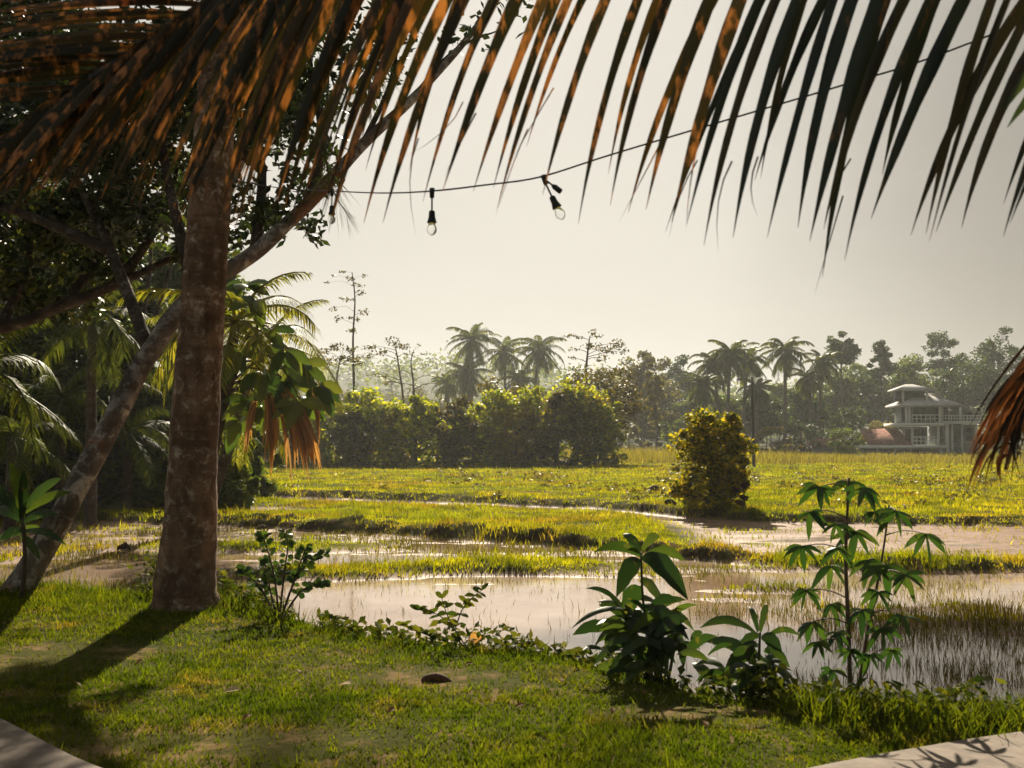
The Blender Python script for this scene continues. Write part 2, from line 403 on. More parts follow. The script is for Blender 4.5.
def land(x, y):
    wob = 0.45 * fbm(x * 0.8, y * 0.8, 5) + 0.30 * fbm(x * 3.1, y * 2.0, 6)
    s0 = (y - np.interp(x, EX, EY)) * 0.75 + 0.12 * fbm(x * 2, y * 2, 9)
    yb1 = np.interp(x, B1X, B1Y) + wob; yb2 = np.interp(x, B2X, B2Y) + 1.3 * wob
    # zone A: flooded plot with mud streaks and grassy islands
    nA = fbm(x * 0.35, y * 0.75, 21); nA2 = fbm(x * 1.5, y * 2.6, 31)
    nA3 = fbm(x * 0.8, y * 3.4, 36)
    hA = -0.036 + 0.06 * nA + 0.035 * nA2 + 0.05 * nA3
    near = sstep(16, 21, y)                       # wetter near the camera, streaky towards the bund
    hA = hA - 0.02 * (1 - near) + 0.022 * near + 0.016 * sstep(13.5, 16, y)
    for (cx, cy, rx, ry, a) in ((0.1, 16.9, 1.5, 0.75, .14), (-2.6, 16.4, 1.3, 0.7, .10), (3.2, 14.2, 1.1, 0.8, .055), (-3.9, 20, 1.6, .8, .05), (5.0, 12.0, 1.6, 1.4, .05), (1.0, 14.0, 1.3, 0.5, -.03), (-0.8, 13.2, 1.6, 1.2, -.05), (0.6, 11.5, 2.2, 2.0, -.07)):
        hA = hA + a * np.exp(-(((x - cx) / rx) ** 2 + ((y - cy) / ry) ** 2) ** 1.6)
    # zone B: grass shelf on the left, flooded pink mud on the right, a puddle strip in front of the second bank
    nB = fbm(x * 0.25, y * 0.5, 41); nB2 = fbm(x * 1.1, y * 1.8, 51)
    right = sstep(2.4, 4.2, x + 0.5 * nB2)
    hB = (0.10 + 0.05 * nB + 0.05 * nB2) * (1 - right) + (0.004 + 0.03 * nB + 0.03 * nB2) * right
    dist2 = yb2 - y
    strip = sstep(0.1, 0.6, dist2) * (1 - sstep(1.6, 3.4, dist2)) * (1 - right) * sstep(-0.5, 0.2, fbm(x * 0.14, y * 0.05, 61) + 0.25)
    hB = hB - 0.16 * strip
    strip2 = np.exp(-((y - yb1 - 5.5 - 0.06 * x) / 0.9) ** 2) * sstep(-4, -7, x)
    hB = hB - 0.2 * strip2
    rim = np.exp(-((y - yb1 - 0.5) / 0.55) ** 2)
    hB = hB + rim * (0.13 + 0.13 * nB2 + 0.09 * fbm(x * 3.3, y * 3.3, 53))
    # zone C: the dry pasture
    nC = fbm(x * 0.22, y * 0.22, 71); nC2 = fbm(x * 1.3, y * 1.3, 81)
    hC = 0.21 + 0.09 * nC + 0.07 * nC2 * np.exp(-y / 60.0)
    h = hA
    h = h * (1 - sstep(-0.25, 0.12, y - yb1)) + hB * sstep(-0.25, 0.12, y - yb1)
    k2 = sstep(-0.25, 0.3, y - yb2)
    h = h * (1 - k2) + hC * k2
    lawn = 0.45 + 0.03 * fbm(x * 0.6, y * 0.6, 91) + 0.012 * fbm(x * 4, y * 4, 95)
    kl = sstep(-0.25, 0.75, s0)
    h = lawn * (1 - kl) + np.where(s0 > -0.3, h, lawn) * kl
    wood = sstep(0, 3, (-x - 8.6) - 0.12 * (y - 30)) * sstep(27, 33, y)      # higher bank under the left wood
    return h + 0.08 * wood


def ground_z(x, y):
    return float(land(np.array([float(x)]), np.array([float(y)]))[0])


def grow(a, b, s0, k):
    v = [a]; s = s0
    while v[-1] < b: v.append(v[-1] + s); s *= k
    return v


xs = np.array(sorted(set([-x for x in grow(12.1, 690, 0.25, 1.06)] + list(np.arange(-12, 12.01, 0.1)) + grow(12.1, 690, 0.25, 1.06))))
ys = np.array(sorted(set([-30.0, -10, -3, 0] + list(np.arange(2, 30, 0.1)) + list(np.arange(30, 46, 0.16)) + grow(46, 1180, 0.3, 1.05))))
X, Y = np.meshgrid(xs, ys)
Z = land(X, Y)
mb = MB()
nx, ny = len(xs), len(ys)
i = np.arange(ny - 1)[:, None] * nx + np.arange(nx - 1)[None]
mb.add(np.stack([X, Y, Z], -1), np.stack([i, i + 1, i + nx + 1, i + nx], -1))


def ground_mat():
    m, nt, out = nodes_of('earth')
    g = nt.nodes.new('ShaderNodeNewGeometry'); pos = g.outputs['Position']
    sx = nt.nodes.new('ShaderNodeSeparateXYZ'); nt.links.new(pos, sx.inputs[0])
    sn = nt.nodes.new('ShaderNodeSeparateXYZ'); nt.links.new(g.outputs['Normal'], sn.inputs[0])
    n1 = noise(nt, pos, 0.5, 5, 0.6); n2 = noise(nt, pos, 3.0, 6, 0.7); n3 = noise(nt, pos, 14, 4, 0.7)
    mud = ramp(nt, n2, [(0.3, (0.16, 0.09, 0.055)), (0.7, (0.34, 0.215, 0.145))])
    turf = ramp(nt, n1, [(0.3, (0.04, 0.05, 0.010)), (0.7, (0.085, 0.075, 0.018))])
    turf = mixc(nt, ramp(nt, n2, [(0.52, (0, 0, 0)), (0.66, (1, 1, 1))]), turf, (0.20, 0.13, 0.06))
    f = ramp(nt, mathn(nt, 'ADD', sx.outputs[2], mathn(nt, 'MULTIPLY', n2, 0.03)), [(0.035, (0, 0, 0)), (0.075, (1, 1, 1))])
    base = mixc(nt, f, mud, turf)
    steep = ramp(nt, sn.outputs[2], [(0.72, (1, 1, 1)), (0.93, (0, 0, 0))])
    base = mixc(nt, steep, base, (0.035, 0.024, 0.016))
    rough = ramp(nt, sx.outputs[2], [(0.0, (0.55,) * 3), (0.06, (0.95,) * 3)])
    b = bsdf(nt, base, rough, 0.0, bump(nt, mathn(nt, 'ADD', n2, n3), 0.6, 0.03)); sp = ramp(nt, sx.outputs[2], [(0.02, (0.10,) * 3), (0.09, (0.02,) * 3)]); nt.links.new(sp, b.inputs['Specular IOR Level'])
    nt.links.new(b.outputs[0], out.inputs[0])
    return m


tag(mb.build('ground', ground_mat(), smooth=True), kind='structure')


def water_mat():
    m, nt, out = nodes_of('muddy_water')
    g = nt.nodes.new('ShaderNodeNewGeometry'); pos = g.outputs['Position']
    n1 = noise(nt, pos, 0.25, 4, 0.6)
    base = ramp(nt, n1, [(0.35, (0.30, 0.185, 0.12)), (0.65, (0.58, 0.46, 0.37))])
    n2 = noise(nt, mapping(nt, pos, (3, 9, 1)), 1.6, 3, 0.55)
    b = bsdf(nt, base, 0.06, 0.5, bump(nt, n2, 0.06, 0.02)); b.inputs['IOR'].default_value = 1.55
    nt.links.new(b.outputs[0], out.inputs[0]); return m


mb = MB(); mb.add([(-60, 5.8, 0), (60, 5.8, 0), (60, 48, 0), (-60, 48, 0)], [(0, 1, 2, 3)])
tag(mb.build('water', water_mat()), kind='structure')

# terrace paving under the camera
edge = [(-7.5, 9.2), (-4.2, 7.45), (-2.72, 6.02), (-1.85, 5.10), (-1.1, 4.55), (-0.3, 4.3), (0.4, 4.45), (1.22, 5.0), (1.9, 5.38), (2.54, 5.68), (3.6, 6.1), (5.5, 6.6), (8, 7.0)]
ex = spline(np.array([(a, b, 0) for a, b in edge]), np.linspace(0, len(edge) - 1, 73))
mb = MB(); n = len(ex)
V = np.concatenate([np.c_[ex[:, :2], np.full(n, .50)], np.c_[ex[:, :2] + (0, -0.012), np.full(n, .515)], np.c_[ex[:, 0], np.full(n, -6.0), np.full(n, .515)], np.c_[ex[:, :2], np.full(n, .2)]])
k = np.arange(n - 1)
mb.add(V, np.concatenate([np.stack([k + n, k + 2 * n, k + 2 * n + 1, k + n + 1], -1), np.stack([k, k + n, k + n + 1, k + 1], -1), np.stack([k + 3 * n, k, k + 1, k + 3 * n + 1], -1)]))
tag(mb.build('terrace', M['paving']), kind='structure')

# far wooded hill
hx = np.linspace(-520, 620, 180); hy = np.linspace(330, 620, 50); HX, HY = np.meshgrid(hx, hy)
u = (HY - 330) / 290
HZ = np.sin(np.pi * np.clip(u * 0.9 + 0.02, 0, 1)) ** 0.8 * (17 + 13 * np.exp(-((HX + 40) / 90) ** 2) + 6 * fbm(HX * 0.012, HY * 0.012, 3)) + 2.6 * fbm(HX * 0.1, HY * 0.1, 7)
HZ = HZ - 6 * np.exp(-u * 45)
mb = MB(); i = np.arange(49)[:, None] * 180 + np.arange(179)[None]
mb.add(np.stack([HX, HY, HZ - 0.6], -1), np.stack([i, i + 1, i + 181, i + 180], -1))
tag(mb.build('hills', flat_mat('hill_green', (0.03, 0.045, 0.02), (0.06, 0.07, 0.03), 0.05, 0.95), smooth=True), kind='structure')
r = rng_of(77)
ci = r.integers(0, len(HX.ravel()), 2600); base = np.stack([HX, HY, HZ], -1).reshape(-1, 3)[ci]
base = base[base[:, 1] < 520]
c = base[:, None] + r.normal(size=(len(base), 26, 3)) * np.array([2.6, 2.6, 2.2]) + np.array([0, 0, 3.0])
mb = MB(); mb.leaves(c.reshape(-1, 3), 1.7, 1.2, r)
tag(mb.build('far_wood', M['far_leaf']), 'hazy dark wood covering the low hill beyond all the fields', 'wood', kind='stuff')

# ------------------------------------------------------------------ grass
def blades(mb, x, y, z, h, w, r, lean=0.45, K=2, m=0):
    n = len(x); S = np.stack([x, y, z], -1)
    a = r.uniform(0, 2 * np.pi, n); L = np.stack([np.cos(a), np.sin(a), np.zeros(n)], -1)
    up = np.zeros((n, 3)); up[:, 2] = 1
    H = (h * r.uniform(0.55, 1.35, n))[:, None]
    T = S + up * H + L * H * (lean * r.uniform(0.2, 1.6, n))[:, None]
    C = S + up * H * 0.65 + L * H * 0.08
    b = r.uniform(0, 2 * np.pi, n)
    side = np.stack([np.cos(b), np.sin(b), np.zeros(n)], -1)
    mb.strips(S, C, T, side, w * r.uniform(0.7, 1.3, n), K=K, prof='blade', m=m)


def scatter(r, n, d0, d1, power=1.0, wide=0.53, pad=1.5):
    """random ground points in the field of view plus a margin, denser near by when power > 1"""
    u = r.random(n); y = (d0 ** (1 - power) + u * (d1 ** (1 - power) - d0 ** (1 - power))) ** (1 / (1 - power)) if power != 1 else d0 * (d1 / d0) ** u
    x = r.uniform(-1, 1, n) * (wide * y + pad)
    return x, y


r = rng_of(1)
mb = MB()
x, y = scatter(r, 260000, 4.2, 13.5, 1.0, 0.5, 1.0)
yb = np.interp(x, ex[:, 0], ex[:, 1])
s0 = y - np.interp(x, EX, EY)
dens = 0.55 + 0.9 * fbm(x * 0.9, y * 0.9, 13) + 0.5 * fbm(x * 5, y * 5, 14)
worn = np.exp(-((x + 0.55) / 0.8) ** 2 - ((y - 7.2) / 0.35) ** 2) + np.exp(-((x + 1.0) / 1.2) ** 2 - ((y - 5.7) / 0.5) ** 2) + np.exp(-((x + 3.0) / 0.6) ** 2 - ((y - 8) / 0.6) ** 2) + np.exp(-((x - .95) / 0.45) ** 2 - ((y - 6.3) / 0.25) ** 2)
ok = (y > yb + 0.02) & (s0 < 0.45) & (r.random(len(x)) < np.clip(dens + 0.35 - 1.15 * worn, 0.06, 1))
x, y, s0 = x[ok], y[ok], s0[ok]
hgt = (0.030 + 0.018 * fbm(x * 1.5, y * 1.5, 15) + 0.05 * sstep(-0.5, 0.2, s0) + 0.035 * sstep(9, 11, y)) * np.where(r.random(len(x)) < 0.02, 2.1, 1)
blades(mb, x, y, land(x, y) - 0.004, hgt, 0.0065 + 0.0005 * y, r, 0.6)
tag(mb.build('lawn_grass', M['lawn_grass']), 'short uneven green grass with worn brown patches beside the terrace', 'grass', kind='stuff')

mb = MB()
x, y = scatter(r, 520000, 12.0, 78, 1.1, 0.56, 2)
z = land(x, y)
yb1 = np.interp(x, B1X, B1Y); yb2 = np.interp(x, B2X, B2Y)
s0 = y - np.interp(x, EX, EY)
dry = 0.6 + 0.8 * fbm(x * 0.5, y * 0.5, 19)
ok = (z > 0.012) & (s0 > 1.0) & (r.random(len(x)) < np.clip(np.where(z > 0.07, 1.0, 0.5) * (0.55 + dry * 0.6), 0.1, 1))
muddy = (x > 3.2) & (y > yb1 + 1.3) & (y < yb2 - .4)
ok &= ~muddy | (r.random(len(x)) < .07 + .5 * (fbm(x * .9, y * 1.6, 57) > .12))
steep = np.abs(land(x, y + .12) - land(x, y - .12)) > 0.10
ok &= ~steep | (r.random(len(x)) < .28)
x, y, z = x[ok], y[ok], z[ok]
hgt = np.where(y > np.interp(x, B2X, B2Y), 0.052, 0.062) * (1 + 1.2 * np.clip(fbm(x * 0.7, y * 0.7, 23) + .6 * fbm(x * 2.5, y * 2.5, 24), -0.55, 1.6)) * np.where(r.random(len(x)) < .04, 2.4, 1) + 0.0005 * y
lush = np.exp(-((x - 4.2) / 1.4) ** 2 - ((y - 28.3) / 0.9) ** 2)
hang = np.exp(-((y - np.interp(x, B1X, B1Y) - .35) / .35) ** 2) + np.exp(-((y - np.interp(x, B2X, B2Y) - .35) / .45) ** 2)
blades(mb, x, y, z - 0.01, hgt * (1 + 0.9 * lush + .7 * hang * r.random(len(x))), 0.006 + 0.00075 * y, r, 0.5)
tag(mb.build('field_grass', M['field_grass']), 'yellow-green grass over the banks and pasture of the rice fields', 'grass', kind='stuff')

mb = MB()
x, y = scatter(r, 190000, 6.5, 26, 1.1, 0.56, 2)
z = land(x, y); s0 = y - np.interp(x, EX, EY)
pat = fbm(x * 0.45, y * 0.6, 27) + 0.5 * fbm(x * 2.2, y * 2.2, 28) + 0.55 * sstep(1.6, 3.6, x) * sstep(16.5, 12, y) - 0.9 * np.exp(-((x - 0.1) / 2.2) ** 2 - ((y - 11.6) / 2.6) ** 2)
ok = (z < 0.03) & (z > -0.16) & (s0 > 0.6) & (y < np.interp(x, B1X, B1Y) + 1.5) & (r.random(len(x)) < np.clip(0.28 + 1.2 * pat, 0.03, 0.95))
x, y, z = x[ok], y[ok], z[ok]
blades(mb, x, y, np.maximum(z, -0.05), 0.12 + 0.10 * np.clip(fbm(x * .8, y * .8, 29), -0.4, 1), 0.004 + 0.00045 * y, r, 0.3)
tag(mb.build('rice_stubble', M['reed']), 'thin upright rice stubble standing in the flooded plot', 'rice', kind='stuff')

mb = MB()
x, y = scatter(r, 260, 27, 70, 1.0, 0.52, 2); ok = y > np.interp(x, B2X, B2Y) + .2; x, y = x[ok], y[ok]
k = np.repeat(np.arange(len(x)), 36); sz = (.10 + .22 * r.random(len(x)) ** 2)[k]
px_ = x[k] + r.normal(size=len(k)) * sz; py_ = y[k] + r.normal(size=len(k)) * sz
mb.leaves(np.stack([px_, py_, land(px_, py_) + np.abs(r.normal(size=len(k))) * sz * .55], -1), .13, .075, r, .1, .6)
tag(mb.build('pasture_weeds', M['olive_leaf']), 'dark low weed tufts dotted over the pasture', 'weeds', kind='stuff')
mb = MB()
x, y = scatter(r, 52000, 76, 152, 1.0, 0.58, 4)
ok = ~((x < 8 + 0.02 * y) & (y < 92) & (x < 7.5)) & (x > -20)
x, y = x[ok], y[ok]; z = land(x, y)
blades(mb, x, y, z - 0.02, (0.75 - 0.35 * sstep(16, 30, x)) * (1 + 0.5 * fbm(x * 0.08, y * 0.08, 33)), 0.075, r, 0.35)
tag(mb.build('tall_grass', M['tall_grass']), 'tall pale grass standing along the far side of the pasture', 'grass', kind='stuff')


# ------------------------------------------------------------------ trees
def clump_cloud(r, c, rad, n):
    v = norm(r.normal(size=(n, 3))) * (r.random(n) ** 0.45)[:, None]
    return np.asarray(c) + v * np.asarray(rad)


def clump_tree(name, label, cat, base, trunk, trad, clumps, leaf, mat, bark='far_bark', seed=0, group=None, limb=0.35, crown_name='crown', droop=0.25, segs=8, extra=None, tname='trunk', lmin=5):
    """a thing: trunk with limbs to its leaf clumps, and the crown of leaves.  clumps: (centre, (rx,ry,rz), leaf count)"""
    r = rng_of(seed)
    root = empty(name, base, label, cat, group)
    trunk = np.asarray(trunk, float)
    tb = MB(); tb.tube(trunk, trad, segs, seed, 0.05, sub=3)
    dense = spline(trunk, np.linspace(0, len(trunk) - 1, 40)); dr = np.interp(np.linspace(0, len(trunk) - 1, 40), np.arange(len(trunk)), trad)
    cb = MB()
    for (c, rad, n) in clumps:
        c = np.asarray(c, float)
        if limb > 0:
            dd = np.linalg.norm(dense - c, axis=1) + 0.9 * np.maximum(dense[:, 2] - c[2] + 0.15 * np.linalg.norm(c - dense, axis=1), 0)
            k = int(np.argmin(dd[lmin:])) + lmin
            s = dense[k]; mid = (s + c) / 2 + np.array([0, 0, 0.08 * np.linalg.norm(c - s)]) + r.normal(size=3) * 0.05 * np.linalg.norm(c - s)
            r0 = dr[k] * limb
            tb.tube([s, mid, c], [r0, r0 * 0.7, r0 * 0.25], 6, seed + k, 0.05, sub=3)
        cb.leaves(clump_cloud(r, c, rad, n), leaf, leaf * 0.55, r, droop)
    tb.build(tname, M[bark], root, smooth=True)
    cb.build(crown_name, M[mat], root)
    if extra: extra(root)
    return root


def round_clumps(r, c, R, n, count, size=0.36, hollow=0.55, flat=0.8):
    """clumps spread through an ellipsoid crown with an uneven outline"""
    out = []; R = np.asarray(R, float); Rm = min(R.mean(), R[0] * 1.15)
    for k in range(n):
        v = norm(r.normal(size=3)); v[2] = v[2] * 0.9 + 0.1
        q = np.asarray(c) + v * R * r.uniform(hollow, 1.0)
        s = Rm * size * r.uniform(0.65, 1.35)
        out.append((q, (s * 1.1, s * 1.1, s * flat), int(count * r.uniform(0.6, 1.4))))
    return out


def bush_like(name, label, cat, px, py_base, d, wpx, hpx, n, count, leaf, mat, seed, group=None, depth=1.0, bottom=0.08, bark='far_bark'):
    """shrub or low tree, foliage nearly to the ground"""
    r = rng_of(seed); s = d / F
    b = P(px, 438, d); b[2] = ground_z(b[0], d) - 0.05
    top = P(px, py_base - hpx, d)[2]; H = top - b[2]; W = wpx * s / 2
    cl = []
    for k in range(n):
        u = r.random(); z = b[2] + H * (bottom + (0.95 - bottom) * u)
        prof = 0.92 + 0.18 * math.sin(u * 2.6) - 0.45 * max(u - 0.6, 0) / 0.4
        a = r.uniform(0, 2 * math.pi); q = r.uniform(0.3, 0.8)
        cr = min(W, H / 2) * r.uniform(0.2, 0.42)
        if r.random() < 0.3: q = r.uniform(0.8, 1.12); cr *= 0.5; z += 0.05 * H * r.random()
        cl.append(((b[0] + math.cos(a) * W * prof * q, d + math.sin(a) * W * prof * q * depth, min(z, top - cr * 0.6)), (cr * 1.1, cr * 1.1, cr * 0.85), int(count * r.uniform(0.6, 1.4))))
    tr = [b, b + np.array([0.02 * H, 0, H * 0.35]), b + np.array([-0.01 * H, 0, H * 0.75])]
    return clump_tree(name, label, cat, b, tr, [0.035 * H, 0.028 * H, 0.012 * H], cl, leaf, mat, bark, seed, group)


def far_tree(name, label, cat, px, py_top, d, wpx, cpx, n, count, leaf, mat, seed, group=None, flat=0.75, size=0.36, lean=0.0):
    """px,py_top: crown top; wpx crown width; cpx crown height, all in picture pixels at distance d"""
    r = rng_of(seed); s = d / F
    b = P(px, 438, d); b[2] = ground_z(b[0], d) - 0.1
    top = P(px + lean, py_top, d); R = (wpx * s / 2, wpx * s / 2, cpx * s / 2)
    cc = top - np.array([0, 0, R[2]])
    tr = [b, (b * 0.6 + cc * 0.4) + np.array([0.2, 0, 0]), cc * 0.8 + b * 0.2, cc + np.array([0, 0, R[2] * 0.5])]
    H = top[2]
    return clump_tree(name, label, cat, b, tr, [0.013 * H, 0.010 * H, 0.008 * H, 0.003 * H], round_clumps(r, cc, np.array(R) * 0.85, n, count, size, 0.35, flat), leaf, mat, 'far_bark', seed, group)


def frond_path(base, az, el, length, droop, n=9):
    d = np.array([math.cos(az) * math.cos(el), math.sin(az) * math.cos(el), math.sin(el)])
    pts = [np.asarray(base, float)]; e = el
    for k in range(n - 1):
        e -= droop / (n - 1) * (0.5 + 1.0 * k / (n - 1))
        pts.append(pts[-1] + np.array([math.cos(az) * math.cos(e), math.sin(az) * math.cos(e), math.sin(e)]) * length / (n - 1))
    return np.array(pts)


def frond_leaflets(mb, path, nst, ll, lw, r, hang=0.5, t0=0.12, K=2, fold=0.0, both=True):
    t = np.linspace(t0, 0.995, nst); k = len(path) - 1
    pt = spline(path, t * k); tan = norm(spline(path, np.minimum(t * k + 0.05, k)) - spline(path, np.maximum(t * k - 0.05, 0)))
    side = norm(np.cross(tan, np.array([0, 0, 1.0]) + r.normal(size=3) * 0.02))
    prof = (0.45 + 0.55 * np.sin(np.pi * np.clip(t * 0.85 + 0.12, 0, 1)))
    for sg in ((1, -1) if both else (1,)):
        n = len(t)
        L = (ll * prof * r.uniform(0.82, 1.12, n))[:, None]
        out = norm(side * sg * 0.8 + tan * (0.55 + 0.5 * t[:, None] ** 3) + r.normal(size=(n, 3)) * 0.10)
        dn = np.zeros((n, 3)); dn[:, 2] = -1
        C = pt + out * L * 0.5 + dn * L * 0.06
        T = pt + out * L * (1 - 0.45 * hang) + dn * L * hang
        mb.strips(pt, C, T, norm(np.cross(out, np.cross(out, dn) + 0.15 * tan)) * 0 + norm(np.cross(out, dn + out * 0.1) * 0.35 + tan * 0.8), lw * r.uniform(0.8, 1.2, n), K=K, prof='leaflet', fold=fold)


def palm(name, label, base, top, rad, nf, flen, seed, leaf='palm_leaf', bark='far_bark', group=None, nst=22, lw=0.09, ll=0.9, fullcrown=True, bend=0.0, separate=False, hang=0.55, els=(80, -45), azs=None, trunk_pts=None):
    r = rng_of(seed)
    base = np.asarray(base, float); top = np.asarray(top, float)
    root = empty(name, base, label, 'palm', group)
    if trunk_pts is None:
        trunk_pts = [base, base * 0.65 + top * 0.35 + np.array([bend, 0, 0]), base * 0.3 + top * 0.7 + np.array([bend * 0.9, 0, 0]), top]
    tb = MB(); tb.tube(trunk_pts, np.linspace(rad * 1.25, rad * 0.75, len(trunk_pts)), 10, seed, 0.03, 0.02, sub=6)
    tb.build('trunk', M[bark], root, smooth=True)
    cb = MB()
    for k in range(nf):
        az = azs[k] if azs is not None else k * 2.39996 + r.uniform(-0.25, 0.25)
        el = math.radians(els[0] + (els[1] - els[0]) * (k / max(nf - 1, 1)) ** 0.9 + r.uniform(-6, 6))
        m = MB() if separate else cb
        L = flen * r.uniform(0.85, 1.1) * (0.75 if k < 3 else 1)
        p = frond_path(top, az, el, L, math.radians(60 + r.uniform(0, 40)) if el > -0.3 else math.radians(35))
        m.tube(p, np.linspace(0.02, 0.004, len(p)) * flen, 4, 0, 0)
        frond_leaflets(m, p, nst, ll, lw, r, hang * r.uniform(0.8, 1.2))
        if separate: m.build('frond', M[leaf], root)
    if not separate: cb.build('crown', M[leaf], root)
    return root


# ---- hedge row across the pasture (about 70 m away)
HG = 'bushes of the hedge row across the pasture'
ordn = ['first', 'second', 'third', 'fourth', 'fifth', 'sixth', 'seventh', 'eighth', 'ninth', 'tenth', 'eleventh', 'twelfth', 'thirteenth']
ordn += ['fourteenth', 'fifteenth', 'sixteenth', 'seventeenth', 'eighteenth', 'nineteenth', 'twentieth']
hed = [(236, 72, 66, 'hedge_leaf'), (262, 54, 58, 'hedge_leaf'), (284, 60, 68, 'olive_leaf'), (306, 58, 62, 'hedge_leaf'), (331, 66, 72, 'hedge_leaf'), (352, 44, 60, 'olive_leaf'), (370, 72, 82, 'hedge_leaf'), (394, 52, 66, 'yellow_leaf'), (414, 60, 74, 'hedge_leaf'), (437, 66, 62, 'hedge_leaf'),
       (455, 46, 74, 'olive_leaf'), (473, 64, 70, 'hedge_leaf'), (494, 58, 80, 'hedge_leaf'), (515, 52, 66, 'yellow_leaf'), (533, 64, 84, 'hedge_leaf'), (556, 60, 78, 'olive_leaf'), (574, 68, 94, 'hedge_leaf'), (594, 60, 80, 'hedge_leaf')]
for k, (px, w, h, mt) in enumerate(hed):
    bush_like('hedge_bush', '%s hedge bush, %s from the left end of the row across the pasture' % ({'hedge_leaf': 'dense green', 'olive_leaf': 'dull olive-brown', 'yellow_leaf': 'bright yellowish'}[mt], ordn[k]), 'bush', px, 471, 69.6 + (k * 7 % 5) * 0.7, w, h, 40, 66, 0.34, mt, 100 + k, HG, 0.8, 0.0)
far_tree('dome_topped_tree', 'bright yellow-green round-topped tree over the right end of the hedge row', 'tree', 576, 384, 71.5, 74, 66, 34, 110, 0.26, 'yellow_leaf', 131, 'trees standing in the hedge row', 0.9)
far_tree('brown_topped_tree', 'olive-brown spreading tree rising behind the hedge row right of its middle', 'tree', 598, 357, 76, 108, 96, 60, 100, 0.28, 'olive_leaf', 132, 'trees standing in the hedge row', 0.7, 0.26)
far_tree('brown_topped_tree', 'small brownish tree between the three palms and the layered tree, behind the hedge', 'tree', 500, 374, 78, 96, 84, 46, 90, 0.28, 'olive_leaf', 133, 'trees standing in the hedge row', 0.7, 0.28)
far_tree('dome_topped_tree', 'yellowish low tree poking out of the hedge under the slender tree', 'tree', 372, 397, 72, 50, 40, 16, 90, 0.2, 'hedge_leaf', 134, 'trees standing in the hedge row', 0.9)


def pxclumps(d, lst, s):
    return [(P(px, py, d + dz), (rx * d / F, rx * d / F, ry * d / F), int(n * s)) for (px, py, rx, ry, n, dz) in lst]


def px_tree(name, label, d, base_px, tr, w0, clumps, leaf, mat, seed, group=None, limb=0.45, s=1.0, bark='far_bark', cat='tree'):
    b = P(base_px, 438, d); b[2] = ground_z(b[0], d) - 0.1
    pts = np.vstack([b[None], PL([(x, y, d) for x, y in tr])])
    return clump_tree(name, label, cat, b, pts, np.linspace(w0, w0 * 0.25, len(pts)) * 0.5 * d / F, pxclumps(d, clumps, s), leaf, mat, bark, seed, group, limb)


px_tree('slender_tree', 'tall slender tree with a bare thin trunk and small leaf tufts against the sky', 78, 354, [(354, 395), (353, 340), (355, 300), (352, 272)], 3.2,
        [(350, 279, 6, 3, 26, 0), (358, 285, 7, 3, 30, .4), (346, 299, 9, 3, 30, -.3), (334, 309, 6, 3, 22, .3), (338, 319, 5, 4, 20, 0), (351, 331, 7, 3, 24, .5), (363, 312, 6, 4, 26, 0), (361, 293, 6, 3, 24, -.4), (327, 283, 3, 2, 9, 0), (334, 276, 4, 2, 10, 0), (342, 272, 4, 2, 10, .2), (364, 276, 4, 2, 10, 0), (357, 320, 4, 3, 14, 0), (349, 318, 4, 2, 12, .3)], 0.24, 'olive_leaf', 201, limb=0.25, s=1.0)
px_tree('umbrella_tree', 'small umbrella-shaped tree just left of the slender tree', 76, 338, [(338, 400), (337, 375), (342, 356)], 3.4,
        [(322, 353, 9, 5, 60, 0), (336, 347, 10, 5, 70, .5), (350, 350, 10, 5, 70, -.5), (357, 362, 8, 5, 55, 0), (332, 361, 10, 5, 55, .8), (345, 360, 9, 5, 60, -.8), (318, 363, 6, 4, 30, 0)], 0.24, 'olive_leaf', 202, 'umbrella trees behind the hedge')
px_tree('umbrella_tree', 'layered umbrella-shaped tree right of the slender tree', 88, 404, [(403, 400), (400, 375), (396, 350), (393, 342)], 3.0,
        [(370, 347, 9, 4, 50, 0), (382, 352, 10, 4, 55, .5), (392, 341, 9, 5, 55, 0), (402, 346, 9, 4, 50, -.5), (378, 376, 11, 4, 40, 0), (388, 382, 7, 3, 24, .5), (368, 356, 8, 3, 34, 0), (408, 354, 7, 3, 26, 0)], 0.26, 'olive_leaf', 203, 'umbrella trees behind the hedge')
px_tree('bare_tree', 'thin nearly bare tree with spreading twigs left of the three palms', 92, 414, [(414, 405), (413, 380), (411, 362), (414, 350)], 2.8,
        [(396, 372, 5, 2, 6, 0), (428, 366, 5, 2, 6, 0), (436, 376, 5, 2, 6, .5), (402, 358, 4, 2, 5, 0), (424, 354, 4, 2, 5, 0), (440, 384, 4, 2, 4, 0), (389, 382, 4, 2, 4, 0), (418, 346, 3, 2, 4, 0)], 0.26, 'far_tan_leaf', 204, limb=0.5)
px_tree('layered_tree', 'dark sparse tree with flat tiers of leaves above the hedge end', 82, 588, [(588, 410), (586, 375), (588, 350), (590, 336)], 4.0,
        [(570, 336, 9, 2.2, 26, 0), (580, 338, 5, 2, 14, .2), (593, 332, 5, 4, 24, 0), (600, 336, 6, 2, 18, .3), (592, 346, 12, 4, 60, 0), (608, 350, 13, 6, 110, -.4), (618, 344, 9, 5, 70, .4), (574, 350, 6, 3, 24, 0), (602, 358, 10, 4, 50, .6), (620, 372, 10, 5, 50, 0), (572, 358, 5, 2, 14, 0), (624, 351, 5, 4, 30, 0)], 0.24, 'olive_leaf', 205, limb=0.4)

# ---- far wood, palms
PG = 'distant coconut palms'


